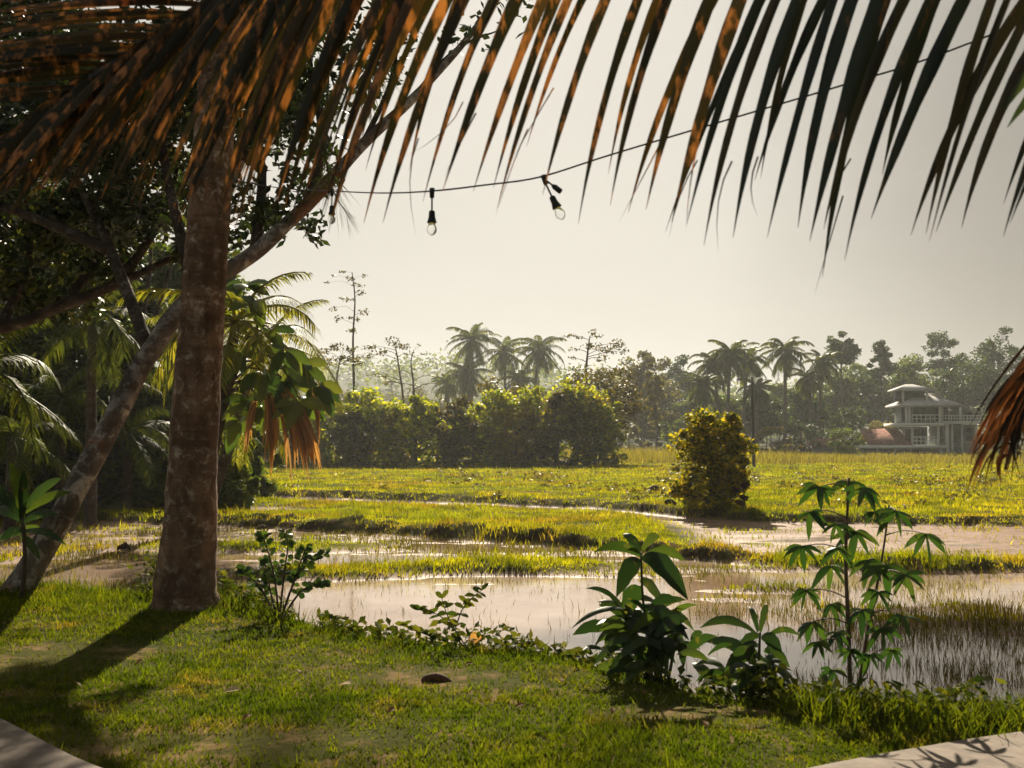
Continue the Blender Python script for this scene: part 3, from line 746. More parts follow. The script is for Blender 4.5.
def far_palm(label, px, py, d, rpx, seed, leaf='far_palm_leaf', lean=0, nf=30, hang=0.5):
    s = d / F; t = P(px, py, d); b = P(px - lean, 438, d); b[2] = ground_z(b[0], d) - 0.1
    return palm('coconut_palm', label, b, t, 0.2, nf, rpx * s * 1.2, seed, leaf, 'far_bark', PG, 22, 0.2, rpx * s * 0.36, els=(85, -62), bend=-lean * s * 0.3, hang=hang)


far_palm('tallest and leftmost of the three hazy palms above the hedge', 472, 340, 150, 25, 301)
far_palm('middle and shortest of the three hazy palms above the hedge', 505, 352, 155, 23, 302)
far_palm('rightmost of the three hazy palms above the hedge', 539, 350, 150, 25, 303, lean=6)
far_palm('low hazy palm drooping directly below the tallest of the three palms', 466, 374, 145, 22, 304, lean=-5)
far_palm('low hazy palm half hidden behind the middle hedge tree', 520, 380, 148, 20, 305)
far_palm('low hazy palm left of the three palms beside the bare tree', 448, 384, 150, 17, 306)
far_palm('large dark palm standing alone highest right of the pole', 785, 351, 128, 25, 307, nf=26)
far_palm('palm in the middle of the cluster left of the pole', 731, 354, 122, 24, 308, lean=4)
far_palm('yellowing palm on the left of the cluster left of the pole', 713, 364, 125, 23, 309, 'young_palm_leaf', lean=-6)
far_palm('palm on the right of the cluster, just behind the pole', 748, 360, 126, 22, 310, lean=5)
far_palm('short palm with bright drooping fronds low in the cluster left of the pole', 704, 384, 118, 20, 311, 'young_palm_leaf', lean=-4)
far_palm('green palm right of the large lone palm', 823, 362, 130, 20, 312, lean=4)
far_palm('short yellow-tipped palm directly behind the pole top', 757, 388, 116, 17, 313, 'young_palm_leaf')
far_palm('low palm leaning right below the green palm', 808, 378, 128, 17, 314, lean=-5)

FG = 'trees of the wood beyond the fields'
wood = [
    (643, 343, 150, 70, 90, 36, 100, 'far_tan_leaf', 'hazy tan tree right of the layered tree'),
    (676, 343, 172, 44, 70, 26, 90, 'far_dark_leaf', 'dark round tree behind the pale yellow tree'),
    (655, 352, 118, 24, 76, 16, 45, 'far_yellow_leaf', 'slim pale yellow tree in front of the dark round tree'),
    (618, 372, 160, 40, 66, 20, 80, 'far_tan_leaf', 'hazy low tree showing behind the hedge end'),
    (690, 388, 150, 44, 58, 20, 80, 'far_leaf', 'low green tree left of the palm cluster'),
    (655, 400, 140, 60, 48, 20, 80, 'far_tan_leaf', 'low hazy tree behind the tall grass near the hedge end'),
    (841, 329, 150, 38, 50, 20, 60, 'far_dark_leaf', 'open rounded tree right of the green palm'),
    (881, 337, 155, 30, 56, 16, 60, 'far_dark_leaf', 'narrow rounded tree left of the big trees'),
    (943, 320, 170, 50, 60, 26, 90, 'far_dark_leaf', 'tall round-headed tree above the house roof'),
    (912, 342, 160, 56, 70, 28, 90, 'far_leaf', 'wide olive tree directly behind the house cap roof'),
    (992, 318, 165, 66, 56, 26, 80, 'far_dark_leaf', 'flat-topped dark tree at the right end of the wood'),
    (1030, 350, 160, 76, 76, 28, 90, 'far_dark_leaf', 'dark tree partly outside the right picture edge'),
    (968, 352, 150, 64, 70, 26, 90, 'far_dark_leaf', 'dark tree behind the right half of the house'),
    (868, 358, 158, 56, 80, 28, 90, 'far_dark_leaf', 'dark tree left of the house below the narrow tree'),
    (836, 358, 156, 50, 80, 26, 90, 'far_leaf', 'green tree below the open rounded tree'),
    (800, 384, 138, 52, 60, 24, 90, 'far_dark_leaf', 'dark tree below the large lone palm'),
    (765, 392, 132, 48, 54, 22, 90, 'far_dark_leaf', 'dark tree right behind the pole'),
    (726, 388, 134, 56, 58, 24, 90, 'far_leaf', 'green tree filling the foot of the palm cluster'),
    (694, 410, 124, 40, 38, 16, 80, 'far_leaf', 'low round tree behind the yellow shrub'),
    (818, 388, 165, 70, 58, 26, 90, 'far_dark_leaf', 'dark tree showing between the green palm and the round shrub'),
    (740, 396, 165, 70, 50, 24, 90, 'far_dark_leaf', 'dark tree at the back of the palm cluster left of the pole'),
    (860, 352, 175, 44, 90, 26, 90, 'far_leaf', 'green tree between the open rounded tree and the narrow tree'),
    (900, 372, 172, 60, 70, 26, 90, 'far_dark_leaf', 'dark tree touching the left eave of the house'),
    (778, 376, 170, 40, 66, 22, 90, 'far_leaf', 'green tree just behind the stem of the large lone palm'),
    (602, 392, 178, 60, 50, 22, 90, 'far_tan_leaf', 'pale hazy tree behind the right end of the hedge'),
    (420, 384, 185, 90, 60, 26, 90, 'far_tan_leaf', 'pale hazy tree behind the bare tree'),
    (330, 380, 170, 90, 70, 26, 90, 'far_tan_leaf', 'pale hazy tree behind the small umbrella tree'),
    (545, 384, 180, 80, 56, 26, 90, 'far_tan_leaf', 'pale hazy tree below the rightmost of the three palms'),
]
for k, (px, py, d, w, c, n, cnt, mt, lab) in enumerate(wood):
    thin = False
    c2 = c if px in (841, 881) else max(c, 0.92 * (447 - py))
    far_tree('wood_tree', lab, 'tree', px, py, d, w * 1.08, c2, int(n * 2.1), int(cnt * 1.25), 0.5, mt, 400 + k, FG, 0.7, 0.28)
BG = 'low bushes along the foot of the wood'
low = [
    (628, 456, 128, 60, 30, 'far_tan_leaf', 'pale low bush at the foot of the wood behind the hedge end'), (676, 456, 126, 56, 36, 'far_leaf', 'dull green low bush left of the palm cluster foot'),
    (722, 456, 118, 52, 34, 'far_leaf', 'green low bush behind the yellow shrub top'), (771, 456, 108, 40, 28, 'far_yellow_leaf', 'yellow-green low bush right of the pole foot'),
    (800, 457, 112, 46, 38, 'far_dark_leaf', 'dark low bush between the yellow-green bush and the small roof'), (852, 454, 126, 50, 46, 'far_dark_leaf', 'dark domed bush behind the tiled roof'),
    (880, 452, 125, 32, 30, 'far_yellow_leaf', 'light bush between the domed bush and the house'), (830, 455, 124, 44, 44, 'far_dark_leaf', 'dark bush left of the domed bush'),
    (1000, 462, 100, 60, 40, 'far_dark_leaf', 'dark bush right of the house beside the hanging dead frond'), (640, 450, 160, 70, 50, 'far_leaf', 'dull hazy bush at the back behind the hedge end'), (700, 449, 160, 80, 56, 'far_dark_leaf', 'dark bush at the back between the hedge end and the palm cluster'),
    (755, 449, 158, 80, 60, 'far_dark_leaf', 'dark bush at the back just right of the pole'), (815, 449, 158, 80, 60, 'far_leaf', 'green bush at the back left of the round shrub'),
    (870, 448, 158, 80, 60, 'far_dark_leaf', 'dark bush at the back above the tiled roof'), (930, 448, 160, 90, 66, 'far_dark_leaf', 'dark bush right behind the house'),
    (1010, 450, 150, 90, 60, 'far_leaf', 'green bush at the back beside the right picture edge'), (600, 450, 150, 60, 40, 'far_tan_leaf', 'pale bush showing past the hedge end'),
    (790, 459, 104, 30, 14, 'far_yellow_leaf', 'tiny yellow-green bush left of the small roof'),
]
for k, (px, pb, d, w, h, mt, lab) in enumerate(low):
    bush_like('low_bush', lab, 'bush', px, pb, d, w, h, 16, 90, 0.42, mt, 450 + k, BG)
bush_like('round_shrub', 'neat round dark green shrub in front of the tiled roof', 'shrub', 845, 459, 104, 34, 31, 40, 110, 0.2, 'far_leaf', 470)


# ---- house
def house():
    d = 115.0; s = d / F
    o = P(940, 438, d); o[2] = 0.0
    gz = ground_z(o[0], o[1])
    root = empty('house', (o[0], o[1], gz), 'white three-storey open-sided house with grey hipped roofs beside the wood', 'house')
    base = np.array([o[0], o[1], 0])
    x = lambda px: o[0] + (px - 940) * s
    z = lambda py: P(940, py, d)[2]

    def bx(m, px0, px1, y0, y1, py0, py1, k=0):
        m.box(x(px0), x(px1), o[1] + y0, o[1] + y1, z(py1), z(py0), k)
    w = MB()
    bx(w, 911.3, 937, 2.6, 2.9, 426.6, 445); bx(w, 906, 960, 3.0, 3.3, 404.5, 422.5)
    bx(w, 866, 938, 2.0, 2.3, 448.6, 466); bx(w, 941.2, 984, 1.6, 5.2, 424.2, 466); bx(w, 962, 984, 1.6, 5.2, 410, 420.8)
    w.build('wall', M['grey_wall'], root)
    dk = MB()
    for (a, b, y, p, q) in ((914, 919.5, 2.52, 429, 444.5), (923, 935, 2.52, 429, 444.5), (912, 920, 2.92, 406.5, 421), (924, 936, 2.92, 406.5, 421), (947, 959, 2.92, 407, 420), (944, 948.5, 1.5, 428, 441), (960, 967, 1.5, 428, 441), (972, 979, 1.5, 428, 441), (969, 978, 1.5, 412, 419.5), (961, 969, 1.5, 447, 458), (870, 882, 1.92, 450, 462), (884, 904, 1.92, 450, 462), (911, 934, 1.92, 450, 462)):
        m = MB(); bx(m, a, b, y, y + 0.06, p, q); m.build('window', M['dark_inside'], root)
    fl = MB(); bx(fl, 864, 942, -1.2, 3.3, 445.3, 448.3); fl.build('awning', M['white_wall'], root)
    fl = MB(); bx(fl, 895.5, 941, -1.0, 3.6, 423.2, 426.2); fl.build('floor_slab', M['white_wall'], root)
    fl = MB(); bx(fl, 941.3, 985, 0.4, 1.55, 421.2, 423.8); fl.build('floor_slab', M['white_wall'], root)
    for (px, wd, p, q, yy) in ((905, 1.8, 403, 423, -.6), (911, 2.0, 404, 423, 0.2), (938.5, 2.0, 404, 423, -.6), (946, 1.6, 405, 421, .8), (963.5, 1.8, 407, 421, .6), (911, 1.8, 426.4, 445, -.5), (937, 1.8, 426.4, 445, -.5), (938, 2.6, 448.5, 468, -.9), (950.5, 3.0, 424, 468, 0.8), (957, 1.6, 424, 468, 1.2), (967, 1.4, 424, 468, 1.2), (875, 1.4, 448.5, 466, -.7), (893, 1.6, 448.5, 466, -.7), (908, 1.6, 448.5, 466, -.7), (980, 1.8, 424, 468, 0.8)):
        m = MB(); bx(m, px - wd / 2, px + wd / 2, yy, yy + 0.2, p, q); m.build('column', M['white_wall'], root)
    for (a, b, p, q, yy) in ((911, 937, 436.5, 444.5, -.4), (911, 938, 414.5, 422.5, -.5), (946, 963, 415, 421, .7), (963.6, 984, 415, 421, .7)):
        m = MB(); h = 1.1
        bx(m, a, b, yy, yy + 0.07, p, p + 1); bx(m, a, b, yy, yy + 0.05, (p + q) / 2, (p + q) / 2 + .7)
        for k in range(7):
            t = a + (b - a) * k / 6; bx(m, t - .3, t + .3, yy + 0.01, yy + 0.06, p + 1, q)
        m.build('railing', M['white_wall'], root)

    def hip(px0, px1, py_e, pr0, pr1, py_r, y0, y1, mat):
        m = MB(); xa, xb, ze, zr = x(px0), x(px1), z(py_e), z(py_r); ya, yb = o[1] + y0, o[1] + y1; ym = (ya + yb) / 2
        V = [(xa, ya, ze), (xb, ya, ze), (xb, yb, ze), (xa, yb, ze), (x(pr0), ym, zr), (x(pr1), ym, zr), (xa, ya, ze - .14), (xb, ya, ze - .14), (xb, yb, ze - .14), (xa, yb, ze - .14)]
        m.add(V, [(0, 1, 5, 4), (2, 3, 4, 5), (6, 9, 8, 7), (0, 6, 7, 1), (1, 7, 8, 2), (2, 8, 9, 3), (3, 9, 6, 0)], [(1, 2, 5), (3, 0, 4)])
        return m.build('roof', mat, root)
    hip(900.5, 957, 405, 921, 937, 394.6, -1.2, 4.6, M['grey_roof'])
    m = MB(); th = 0.16
    a, b = x(941), x(981); za, zb = z(393.6), z(411.5); y0, y1 = o[1] + 0.2, o[1] + 6.0
    m.add([(a, y0 + 1.2, za), (b, y0, zb), (b, y1, zb), (a, y1 - 1.2, za), (a, y0 + 1.2, za - th), (b, y0, zb - th), (b, y1, zb - th), (a, y1 - 1.2, za - th)], [(0, 1, 2, 3), (4, 7, 6, 5), (0, 4, 5, 1), (1, 5, 6, 2), (2, 6, 7, 3), (3, 7, 4, 0)])
    m.build('roof', M['grey_roof'], root)
    m = MB(); bx(m, 940.5, 946, 1.2, 4.8, 392.2, 393.4); m.build('roof_ridge', M['grey_roof'], root)
    hip(898, 936, 389.4, 911, 918, 383.6, -0.4, 3.0, M['grey_roof'])
    m = MB(); bx(m, 903, 929, 1.0, 2.6, 389.6, 401); m.build('lantern_room', M['dark_inside'], root)
    for px in (904, 928):
        m = MB(); bx(m, px - .8, px + .8, 0, 0.18, 389.6, 403); m.build('column', M['white_wall'], root)
    # tiled annexe roof
    m = MB()
    m.add([(x(866), o[1] - 1.0, z(445)), (x(909.5), o[1] - 1.0, z(445)), (x(908), o[1] + 3.2, z(427.5)), (x(870), o[1] + 3.2, z(429.5)), (x(866), o[1] - 1.0, z(445) - .12), (x(909.5), o[1] - 1.0, z(445) - .12), (x(908), o[1] + 3.2, z(427.5) - .12), (x(870), o[1] + 3.2, z(429.5) - .12)],
          [(0, 1, 2, 3), (4, 7, 6, 5), (0, 4, 5, 1), (1, 5, 6, 2), (2, 6, 7, 3), (3, 7, 4, 0)])
    m.build('tiled_roof', M['tile_roof'], root)


house()


def small_shed():
    d = 110.0; s = d / F; o = P(826, 438, d); gz = ground_z(o[0], d)
    root = empty('shed', (o[0], o[1], gz), 'low shed with a brown tiled roof left of the round shrub', 'shed')
    z = lambda py: P(826, py, d)[2]
    m = MB(); m.box(o[0] - 1.1, o[0] + 1.5, d + .3, d + 2.6, gz - .1, z(446)); m.build('wall', M['grey_wall'], root)
    m = MB(); xa, xb = o[0] - 1.5, o[0] + 1.9; e, t = z(445.5), z(438)
    m.add([(xa, d - .2, e), (xb, d - .2, e), (xb, d + 1.5, t), (xa + .8, d + 1.5, t), (xb, d + 3, e), (xa, d + 3, e), (xa, d - .2, e - .1), (xb, d - .2, e - .1), (xb, d + 3, e - .1), (xa, d + 3, e - .1)], [(0, 1, 2, 3), (3, 2, 4, 5), (6, 9, 8, 7), (0, 6, 7, 1), (4, 8, 9, 5)], [(0, 3, 5), (1, 4, 2)])
    m.build('roof', M['tile_roof'], root)


small_shed()

# utility pole
b = P(754, 470, 69); gz = ground_z(b[0], 69)
root = empty('utility_pole', (b[0], 69, gz - .1), 'thin dark wooden pole standing alone at the far edge of the pasture', 'pole')
m = MB(); m.tube([(b[0], 69, gz - .1), (b[0] - .05, 69, 3.2), tuple(P(752, 377, 69))], [0.10, 0.085, 0.065], 10, 3, 0.03, sub=3); m.build('post', M['pole'], root, True)
m = MB(); t = P(752, 380, 69); m.box(t[0] - .06, t[0] + .06, 68.86, 68.92, t[2] - .25, t[2] - .08); m.build('bracket', M['pole'], root)

# yellow shrub in the pasture
bush_like('pasture_shrub', 'big dense yellow-green shrub standing alone in the pasture', 'shrub', 710, 516, 28.3, 72, 104, 150, 62, 0.14, 'bush_leaf', 501, None, 0.9, 0.05, 'limb_bark')
bush_like('red_plant', 'small dark red leafy plant at the right foot of the big pasture shrub', 'plant', 743, 515, 27.6, 20, 36, 9, 60, 0.09, 'red_leaf', 502, None, 1, 0.15, 'stem_brown')


# ------------------------------------------------------------------ palm in the foreground left
tr = PL([(185, 612, 10.2), (186, 585, 10.2), (190, 520, 10.2), (194, 440, 10.2), (201, 330, 10.2), (208, 220, 10.2), (215, 120, 10.25), (222, 10, 10.3), (232, -150, 10.3), (240, -270, 10.3)])
root = empty('coconut_palm', (tr[0][0], tr[0][1], ground_z(tr[0][0], tr[0][1])), 'thick red-brown palm trunk with pale lichen standing on the lawn edge at the left', 'palm')
wpx = np.array([74, 62, 51, 47, 44, 42, 40, 38, 36, 34]) * 10.2 / F / 2
m = MB(); m.tube(tr, wpx, 28, 5, 0.025, 0.012, sub=9); m.build('trunk', M['palm_bark'], root, True)
top = tr[-1]; r = rng_of(61)
for k in range(16):
    az = k * 2.39996 + 0.6; el = math.radians(78 - 62 * (k / 15))
    L = r.uniform(3.4, 4.2)
    if math.sin(az) < -0.2 and el < 0.9: el += 0.35
    m = MB(); p = frond_path(top, az, el, L, math.radians(55)); m.tube(p, np.linspace(0.035, 0.006, len(p)), 5)
    frond_leaflets(m, p, 44, 0.75, 0.035, r, 0.45); m.build('frond', M['palm_leaf'], root)
for path in ([(240, -270, 10.3), (300, -170, 11.0), (328, 20, 11.6), (326, 165, 11.8), (346, 212, 11.9)], [(240, -270, 10.3), (330, -200, 11.0), (368, -60, 11.6), (372, 40, 11.8), (364, 95, 11.9)]):
    p = PL(path); p = spline(p, np.linspace(0, 4, 12)); m = MB(); m.tube(p, np.linspace(0.03, 0.005, 12), 5)
    frond_leaflets(m, p, 40, 0.62, 0.022, r, 0.25, 0.74); m.build('frond', M['palm_leaf'], root)

# ---- leaning tree
d0 = 11.5
tr = PL([(5, 612, 11.3), (24, 580, 11.3), (62, 515, 11.4), (108, 430, 11.6), (150, 352, 11.8), (196, 292, 12.1), (255, 252, 12.4), (312, 200, 12.6), (362, 145, 12.7), (415, 96, 12.8), (470, 35, 12.8), (530, -50, 12.8)])
wr = np.array([44, 33, 28, 26, 24, 22, 20, 18, 15, 12, 8, 5]) * 9.8 / F / 2
root = empty('leaning_tree', (tr[0][0], tr[0][1], ground_z(tr[0][0], tr[0][1])), 'pale blotched tree trunk leaning far to the right, crossing behind the palm', 'tree')
m = MB(); m.tube(tr, wr, 20, 8, 0.05, sub=8); m.build('trunk', M['lean_bark'], root, True)
r = rng_of(62)
cb = MB(); bb = MB()
branches = [[(150, 352, 11.8), (110, 250, 12.6), (60, 150, 13.2), (0, 60, 13.5)], [(196, 292, 12.1), (170, 190, 12.8), (150, 80, 13.4), (110, -40, 14)], [(255, 252, 12.4), (262, 170, 12.9), (250, 80, 13.4), (270, -40, 14)],
            [(312, 200, 12.6), (322, 130, 12.8), (310, 60, 13), (330, -30, 13.2)], [(362, 145, 12.7), (388, 90, 12.8), (398, 40, 13), (400, -20, 13)], [(110, 250, 12.6), (40, 220, 13), (-40, 190, 13.4), (-110, 150, 13.6)],
            [(415, 96, 12.8), (455, 50, 13.1), (500, 30, 13.4)], [(262, 170, 12.9), (215, 120, 13.5), (190, 40, 14.2)], [(110, -40, 14), (230, -160, 15.5), (430, -190, 17)], [(150, 80, 13.4), (90, -120, 15), (120, -230, 17)]]
for k, bp in enumerate(branches):
    q = PL(bp); bb.tube(q, np.linspace(0.075, 0.012, len(q)) * (0.5 if k in (4, 6) else 1), 8, k, 0.05, sub=4)
bb.build('branch', M['limb_bark'], root, True)
for k in range(230):
    px, py = r.uniform(-110, 300), r.uniform(-110, 235)
    if px > 150 and py > 130 and r.random() < .75: continue
    dd = r.uniform(12.2, 16.5); rr = r.uniform(0.25, 0.55)
    cb.leaves(clump_cloud(r, P(px, py, dd), (rr, rr * 1.2, rr * 0.8), int(190 * r.uniform(0.6, 1.3))), 0.135, 0.068, r, 0.45)
for (px, py, rr, n) in ((300, 190, .3, 70), (312, 225, .22, 50), (325, 150, .3, 60), (335, 100, .28, 60), (345, 60, .35, 90), (385, 75, .26, 55), (392, 45, .3, 60), (398, 20, .35, 80), (300, 130, .4, 120), (310, 80, .4, 130), (315, 40, .45, 150), (350, 20, .4, 120), (450, 40, .25, 22), (480, 28, .3, 26), (520, 10, .3, 24), (318, 238, .12, 16), (285, 205, .3, 80), (265, 225, .28, 60), (245, 205, .35, 120), (240, 240, .2, 40), (330, 180, .2, 28), (370, 95, .18, 24)):
    c = clump_cloud(r, P(px, py, 12.7 + r.uniform(-.3, .4)), (rr, rr, rr), n); cb.leaves(c, 0.135, 0.065, r, 0.45)
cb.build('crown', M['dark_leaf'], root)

# ---- shade tree outside the left edge, its limb reaching in
tr = PL([(-330, 560, 14.5), (-300, 430, 14.4), (-220, 380, 14.4), (-120, 352, 14.3), (0, 328, 14.2), (62, 306, 14.2), (118, 284, 14.3), (165, 262, 14.6), (205, 250, 15)])
root = empty('shade_tree', (tr[0][0], tr[0][1], ground_z(tr[0][0], tr[0][1])), 'rough dark limb of a tree reaching in level from the left edge', 'tree')
m = MB(); m.tube(tr, np.array([40, 30, 22, 17, 13, 11, 9, 7, 5]) * 14.3 / F / 2, 14, 9, 0.09, sub=6)
for q in ([(62, 306, 14.2), (110, 240, 14.6), (130, 180, 15)], [(0, 328, 14.2), (30, 250, 14.8), (20, 170, 15.4)], [(-120, 352, 14.3), (-100, 240, 15), (-60, 140, 15.5)], [(118, 284, 14.3), (160, 220, 14.8), (180, 160, 15.3)]):
    q = PL(q); m.tube(q, np.linspace(.07, .015, 3), 7, 4, 0.05, sub=5)
m.build('trunk', M['limb_bark'], root, True)
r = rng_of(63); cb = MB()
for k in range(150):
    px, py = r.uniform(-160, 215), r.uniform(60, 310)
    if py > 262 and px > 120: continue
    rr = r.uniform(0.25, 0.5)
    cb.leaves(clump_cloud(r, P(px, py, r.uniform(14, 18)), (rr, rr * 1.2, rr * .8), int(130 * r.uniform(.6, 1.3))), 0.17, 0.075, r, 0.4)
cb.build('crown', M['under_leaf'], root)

# ---- dark wood on the left bank
LG = 'trees of the dark wood on the left bank'
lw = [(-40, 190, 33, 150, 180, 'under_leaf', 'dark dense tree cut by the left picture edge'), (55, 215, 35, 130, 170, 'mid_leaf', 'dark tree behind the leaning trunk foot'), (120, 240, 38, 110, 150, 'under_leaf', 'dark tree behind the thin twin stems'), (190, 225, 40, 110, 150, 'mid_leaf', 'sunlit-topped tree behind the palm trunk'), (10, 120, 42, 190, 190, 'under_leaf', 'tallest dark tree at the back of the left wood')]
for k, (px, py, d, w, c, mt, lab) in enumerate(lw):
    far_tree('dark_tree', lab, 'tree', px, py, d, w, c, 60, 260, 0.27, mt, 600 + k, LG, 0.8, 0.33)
SGp = 'shrubs under the dark wood on the left bank'
sh = [(0, 500, 27, 90, 110, 'under_leaf', 'dark leafy shrub at the left edge under the limb'), (60, 500, 31, 80, 105, 'under_leaf', 'dark shrub behind the leaning trunk'), (115, 502, 30, 74, 90, 'mid_leaf', 'green shrub between the leaning trunk and the palm'), (160, 500, 32, 60, 110, 'under_leaf', 'dark shrub just left of the palm trunk'), (222, 498, 31, 50, 92, 'mid_leaf', 'bushy shrub just right of the palm trunk'), (140, 440, 34, 60, 80, 'mid_leaf', 'pale-topped shrub behind the green shrub'), (30, 460, 33, 90, 120, 'mid_leaf', 'taller shrub at the back behind the two dark shrubs'), (88, 440, 36, 80, 150, 'under_leaf', 'tall dark shrub filling the gap left of the leaning trunk'), (166, 440, 39, 60, 165, 'under_leaf', 'tall dark shrub between the leaning trunk and the big palm trunk'), (112, 440, 30, 60, 158, 'under_leaf', 'dark shrub in front of the two thin stems, taller than the palms beside it'), (40, 440, 29, 70, 150, 'under_leaf', 'dark shrub between the two leftmost young palms'), (142, 440, 34, 50, 190, 'under_leaf', 'highest dark shrub reaching the fork of the leaning tree'), (10, 430, 37, 80, 170, 'under_leaf', 'tallest dark shrub at the left edge below the limb'), (240, 500, 36, 60, 74, 'mid_leaf', 'low shrub at the edge of the pasture right of the palm')]
for k, (px, pb, d, w, h, mt, lab) in enumerate(sh):
    bush_like('bank_shrub', lab, 'shrub', px, 500, d, w * 1.25, h + 500 - pb, 46, 105, 0.30, mt, 620 + k, SGp, 1, 0.03, 'limb_bark')
# twin thin stems
for k, (pts, lab) in enumerate((([(108, 520, 32), (135, 400, 31), (152, 330, 30.6), (172, 262, 30.4), (190, 200, 30.4)], 'thin dark sapling stem leaning right, right one of the pair'), ([(100, 520, 33), (128, 395, 32), (140, 330, 31.6), (150, 270, 31.4), (152, 200, 31.4)], 'thin dark sapling stem, left one of the leaning pair'))):
    q = PL(pts); q[0][2] = ground_z(q[0][0], q[0][1]) - .1
    clump_tree('sapling', lab, 'sapling', q[0], q, np.linspace(.11, .04, 5), [(q[-1] + rng_of(k).normal(size=3) * .5, (.7, .7, .5), 90) for _ in range(3)] + [(q[2], (.5, .5, .5), 40)], 0.2, 'mid_leaf', 'limb_bark', 640 + k, 'saplings leaning behind the palm')
# young palms
YG = 'young palms under the left trees'


def young_palm(label, px, py, d, fl, seed, n=12, els=(70, -35), bx=None, leaf='young_palm_leaf'):
    t = P(px, py, d); b = P(px if bx is None else bx, 438, d); b[2] = ground_z(t[0], d) - .1
    palm('young_palm', label, b, t, 0.11, n, fl, seed, leaf, 'limb_bark', YG, 34, 0.04, 0.5, separate=True, els=els)


young_palm('young palm with a pale arching frond at the left edge', -30, 372, 17, 1.9, 701, 11, bx=-80)
young_palm('young palm with drooping fronds left of the big trunk', 172, 322, 33, 2.6, 702, 12)
young_palm('bright young palm arching out right of the big trunk', 236, 322, 20, 2.0, 703, 17, bx=196, leaf='bright_palm_leaf')
young_palm('young palm low behind the leaning trunk with fronds spreading both ways', 62, 398, 27, 2.3, 705, 13)
young_palm('young palm with dull fronds between the leaning trunk and the big trunk', 128, 432, 29, 1.9, 706, 12)
young_palm('small dark young palm under the limb at the left edge', 12, 436, 24, 1.6, 707, 11)
young_palm('young palm high under the limb, fronds catching the light', 92, 318, 25, 2.0, 708, 12)
young_palm('young palm with hanging fronds half behind the big trunk', 168, 392, 32, 2.0, 709, 12)
young_palm('bright young palm low right of the big trunk, fronds reaching over the hedge', 262, 348, 25, 2.4, 710, 17, bx=204, leaf='bright_palm_leaf')
young_palm('small bright young palm under the large drooping leaves right of the big trunk', 246, 404, 28, 2.0, 711, 15, bx=206, leaf='bright_palm_leaf')
young_palm('low young palm with shaggy fronds at the right foot of the palm trunk', 212, 440, 33, 1.6, 704, 12)


# ---- large-leaved tree right of the palm, with hanging dry leaves
def leaf_at(mb, s, t, w, sag=0.12, seed=0, K=7, fold=0.10, prof='oval', tilt=0.3):
    s, t = np.asarray(s, float), np.asarray(t, float); r = rng_of(seed); L = np.linalg.norm(t - s)
    c = (s + t) / 2 + np.array([0, 0, sag * L])
    dr = norm(t - s); view = norm(np.array([r.normal() * tilt, -0.9, 0.55 + r.normal() * tilt]))
    side = np.cross(dr, view)
    mb.strips(s, c, t, side, [w], K=K, prof=prof, fold=fold, wave=.07 if K > 6 else None)


D = 20.0
tr = PL([(198, 545, D), (208, 470, D), (222, 420, D), (232, 380, D), (248, 350, D), (262, 330, D)]); tr[0][2] = ground_z(tr[0][0], D) - .1
root = empty('large_leaved_tree', tr[0], 'tree with large drooping glossy leaves and dry orange leaves right of the palm', 'tree')
m = MB(); m.tube(tr, np.linspace(.10, .03, 6), 10, 2, .05, sub=4)
r = rng_of(71); lb = MB(); tips = [(255, 300), (270, 330), (285, 350), (300, 365), (262, 372), (280, 395), (300, 400), (312, 395), (250, 400), (318, 385), (240, 350), (270, 410), (245, 285), (240, 420), (290, 380), (295, 410)]
for k, (px, py) in enumerate(tips):
    c = P(px, py, D + r.uniform(-.7, .5)); st = spline(tr, np.array([r.uniform(2.6, 4.9)]))[0]
    m.tube([st, (st + c) / 2 + (0, 0, .12), c], [.025, .018, .010], 6, k, .03, sub=3)
    for j in range(9):
        a = r.uniform(0, 2 * math.pi); L = r.uniform(.38, .62)
        e = r.uniform(-1.1, .35)
        v = np.array([math.cos(a) * math.cos(e), .6 * math.sin(a) * math.cos(e), math.sin(e)]); s0_ = c + v * .04
        leaf_at(lb, s0_, s0_ + v * L * .9 + np.array([0, 0, -.22 * L]), L * .42, .18, k * 20 + j)
m.build('trunk', M['limb_bark'], root, True); lb.build('leaves', M['glossy_leaf'], root, True)
for k, (px, py, tx, ty, n, w) in enumerate(((268, 395, 270, 458, 14, 9), (255, 400, 247, 440, 10, 7), (285, 395, 302, 463, 30, 13), (290, 400, 312, 455, 22, 10), (266, 420, 271, 456, 8, 4), (312, 398, 318, 430, 6, 3))):
    dl = MB(); a = P(px, py, D - .3); b_ = P(tx, ty, D - .3); sc = D / F
    j = r.normal(size=(n, 3)) * np.array([w * .5, w * .5, 9]) * sc
    S = np.repeat(a[None], n, 0) + j * .5; T = np.repeat(b_[None], n, 0) + j * np.array([1.0, 1, 1]) - np.abs(r.normal(size=(n, 1))) * np.array([[0, 0, .05]])
    Cc = S * .55 + T * .45 + np.array([.10 if tx > px else -.06, 0, .05])
    dl.strips(S, Cc, T, np.stack([np.ones(n), r.normal(size=n) * .6, np.zeros(n)], -1), r.uniform(.035, .075, n), K=5, prof='lance', fold=.15)
    dl.build('dry_leaf_bunch', M['orange_leaf'], root)

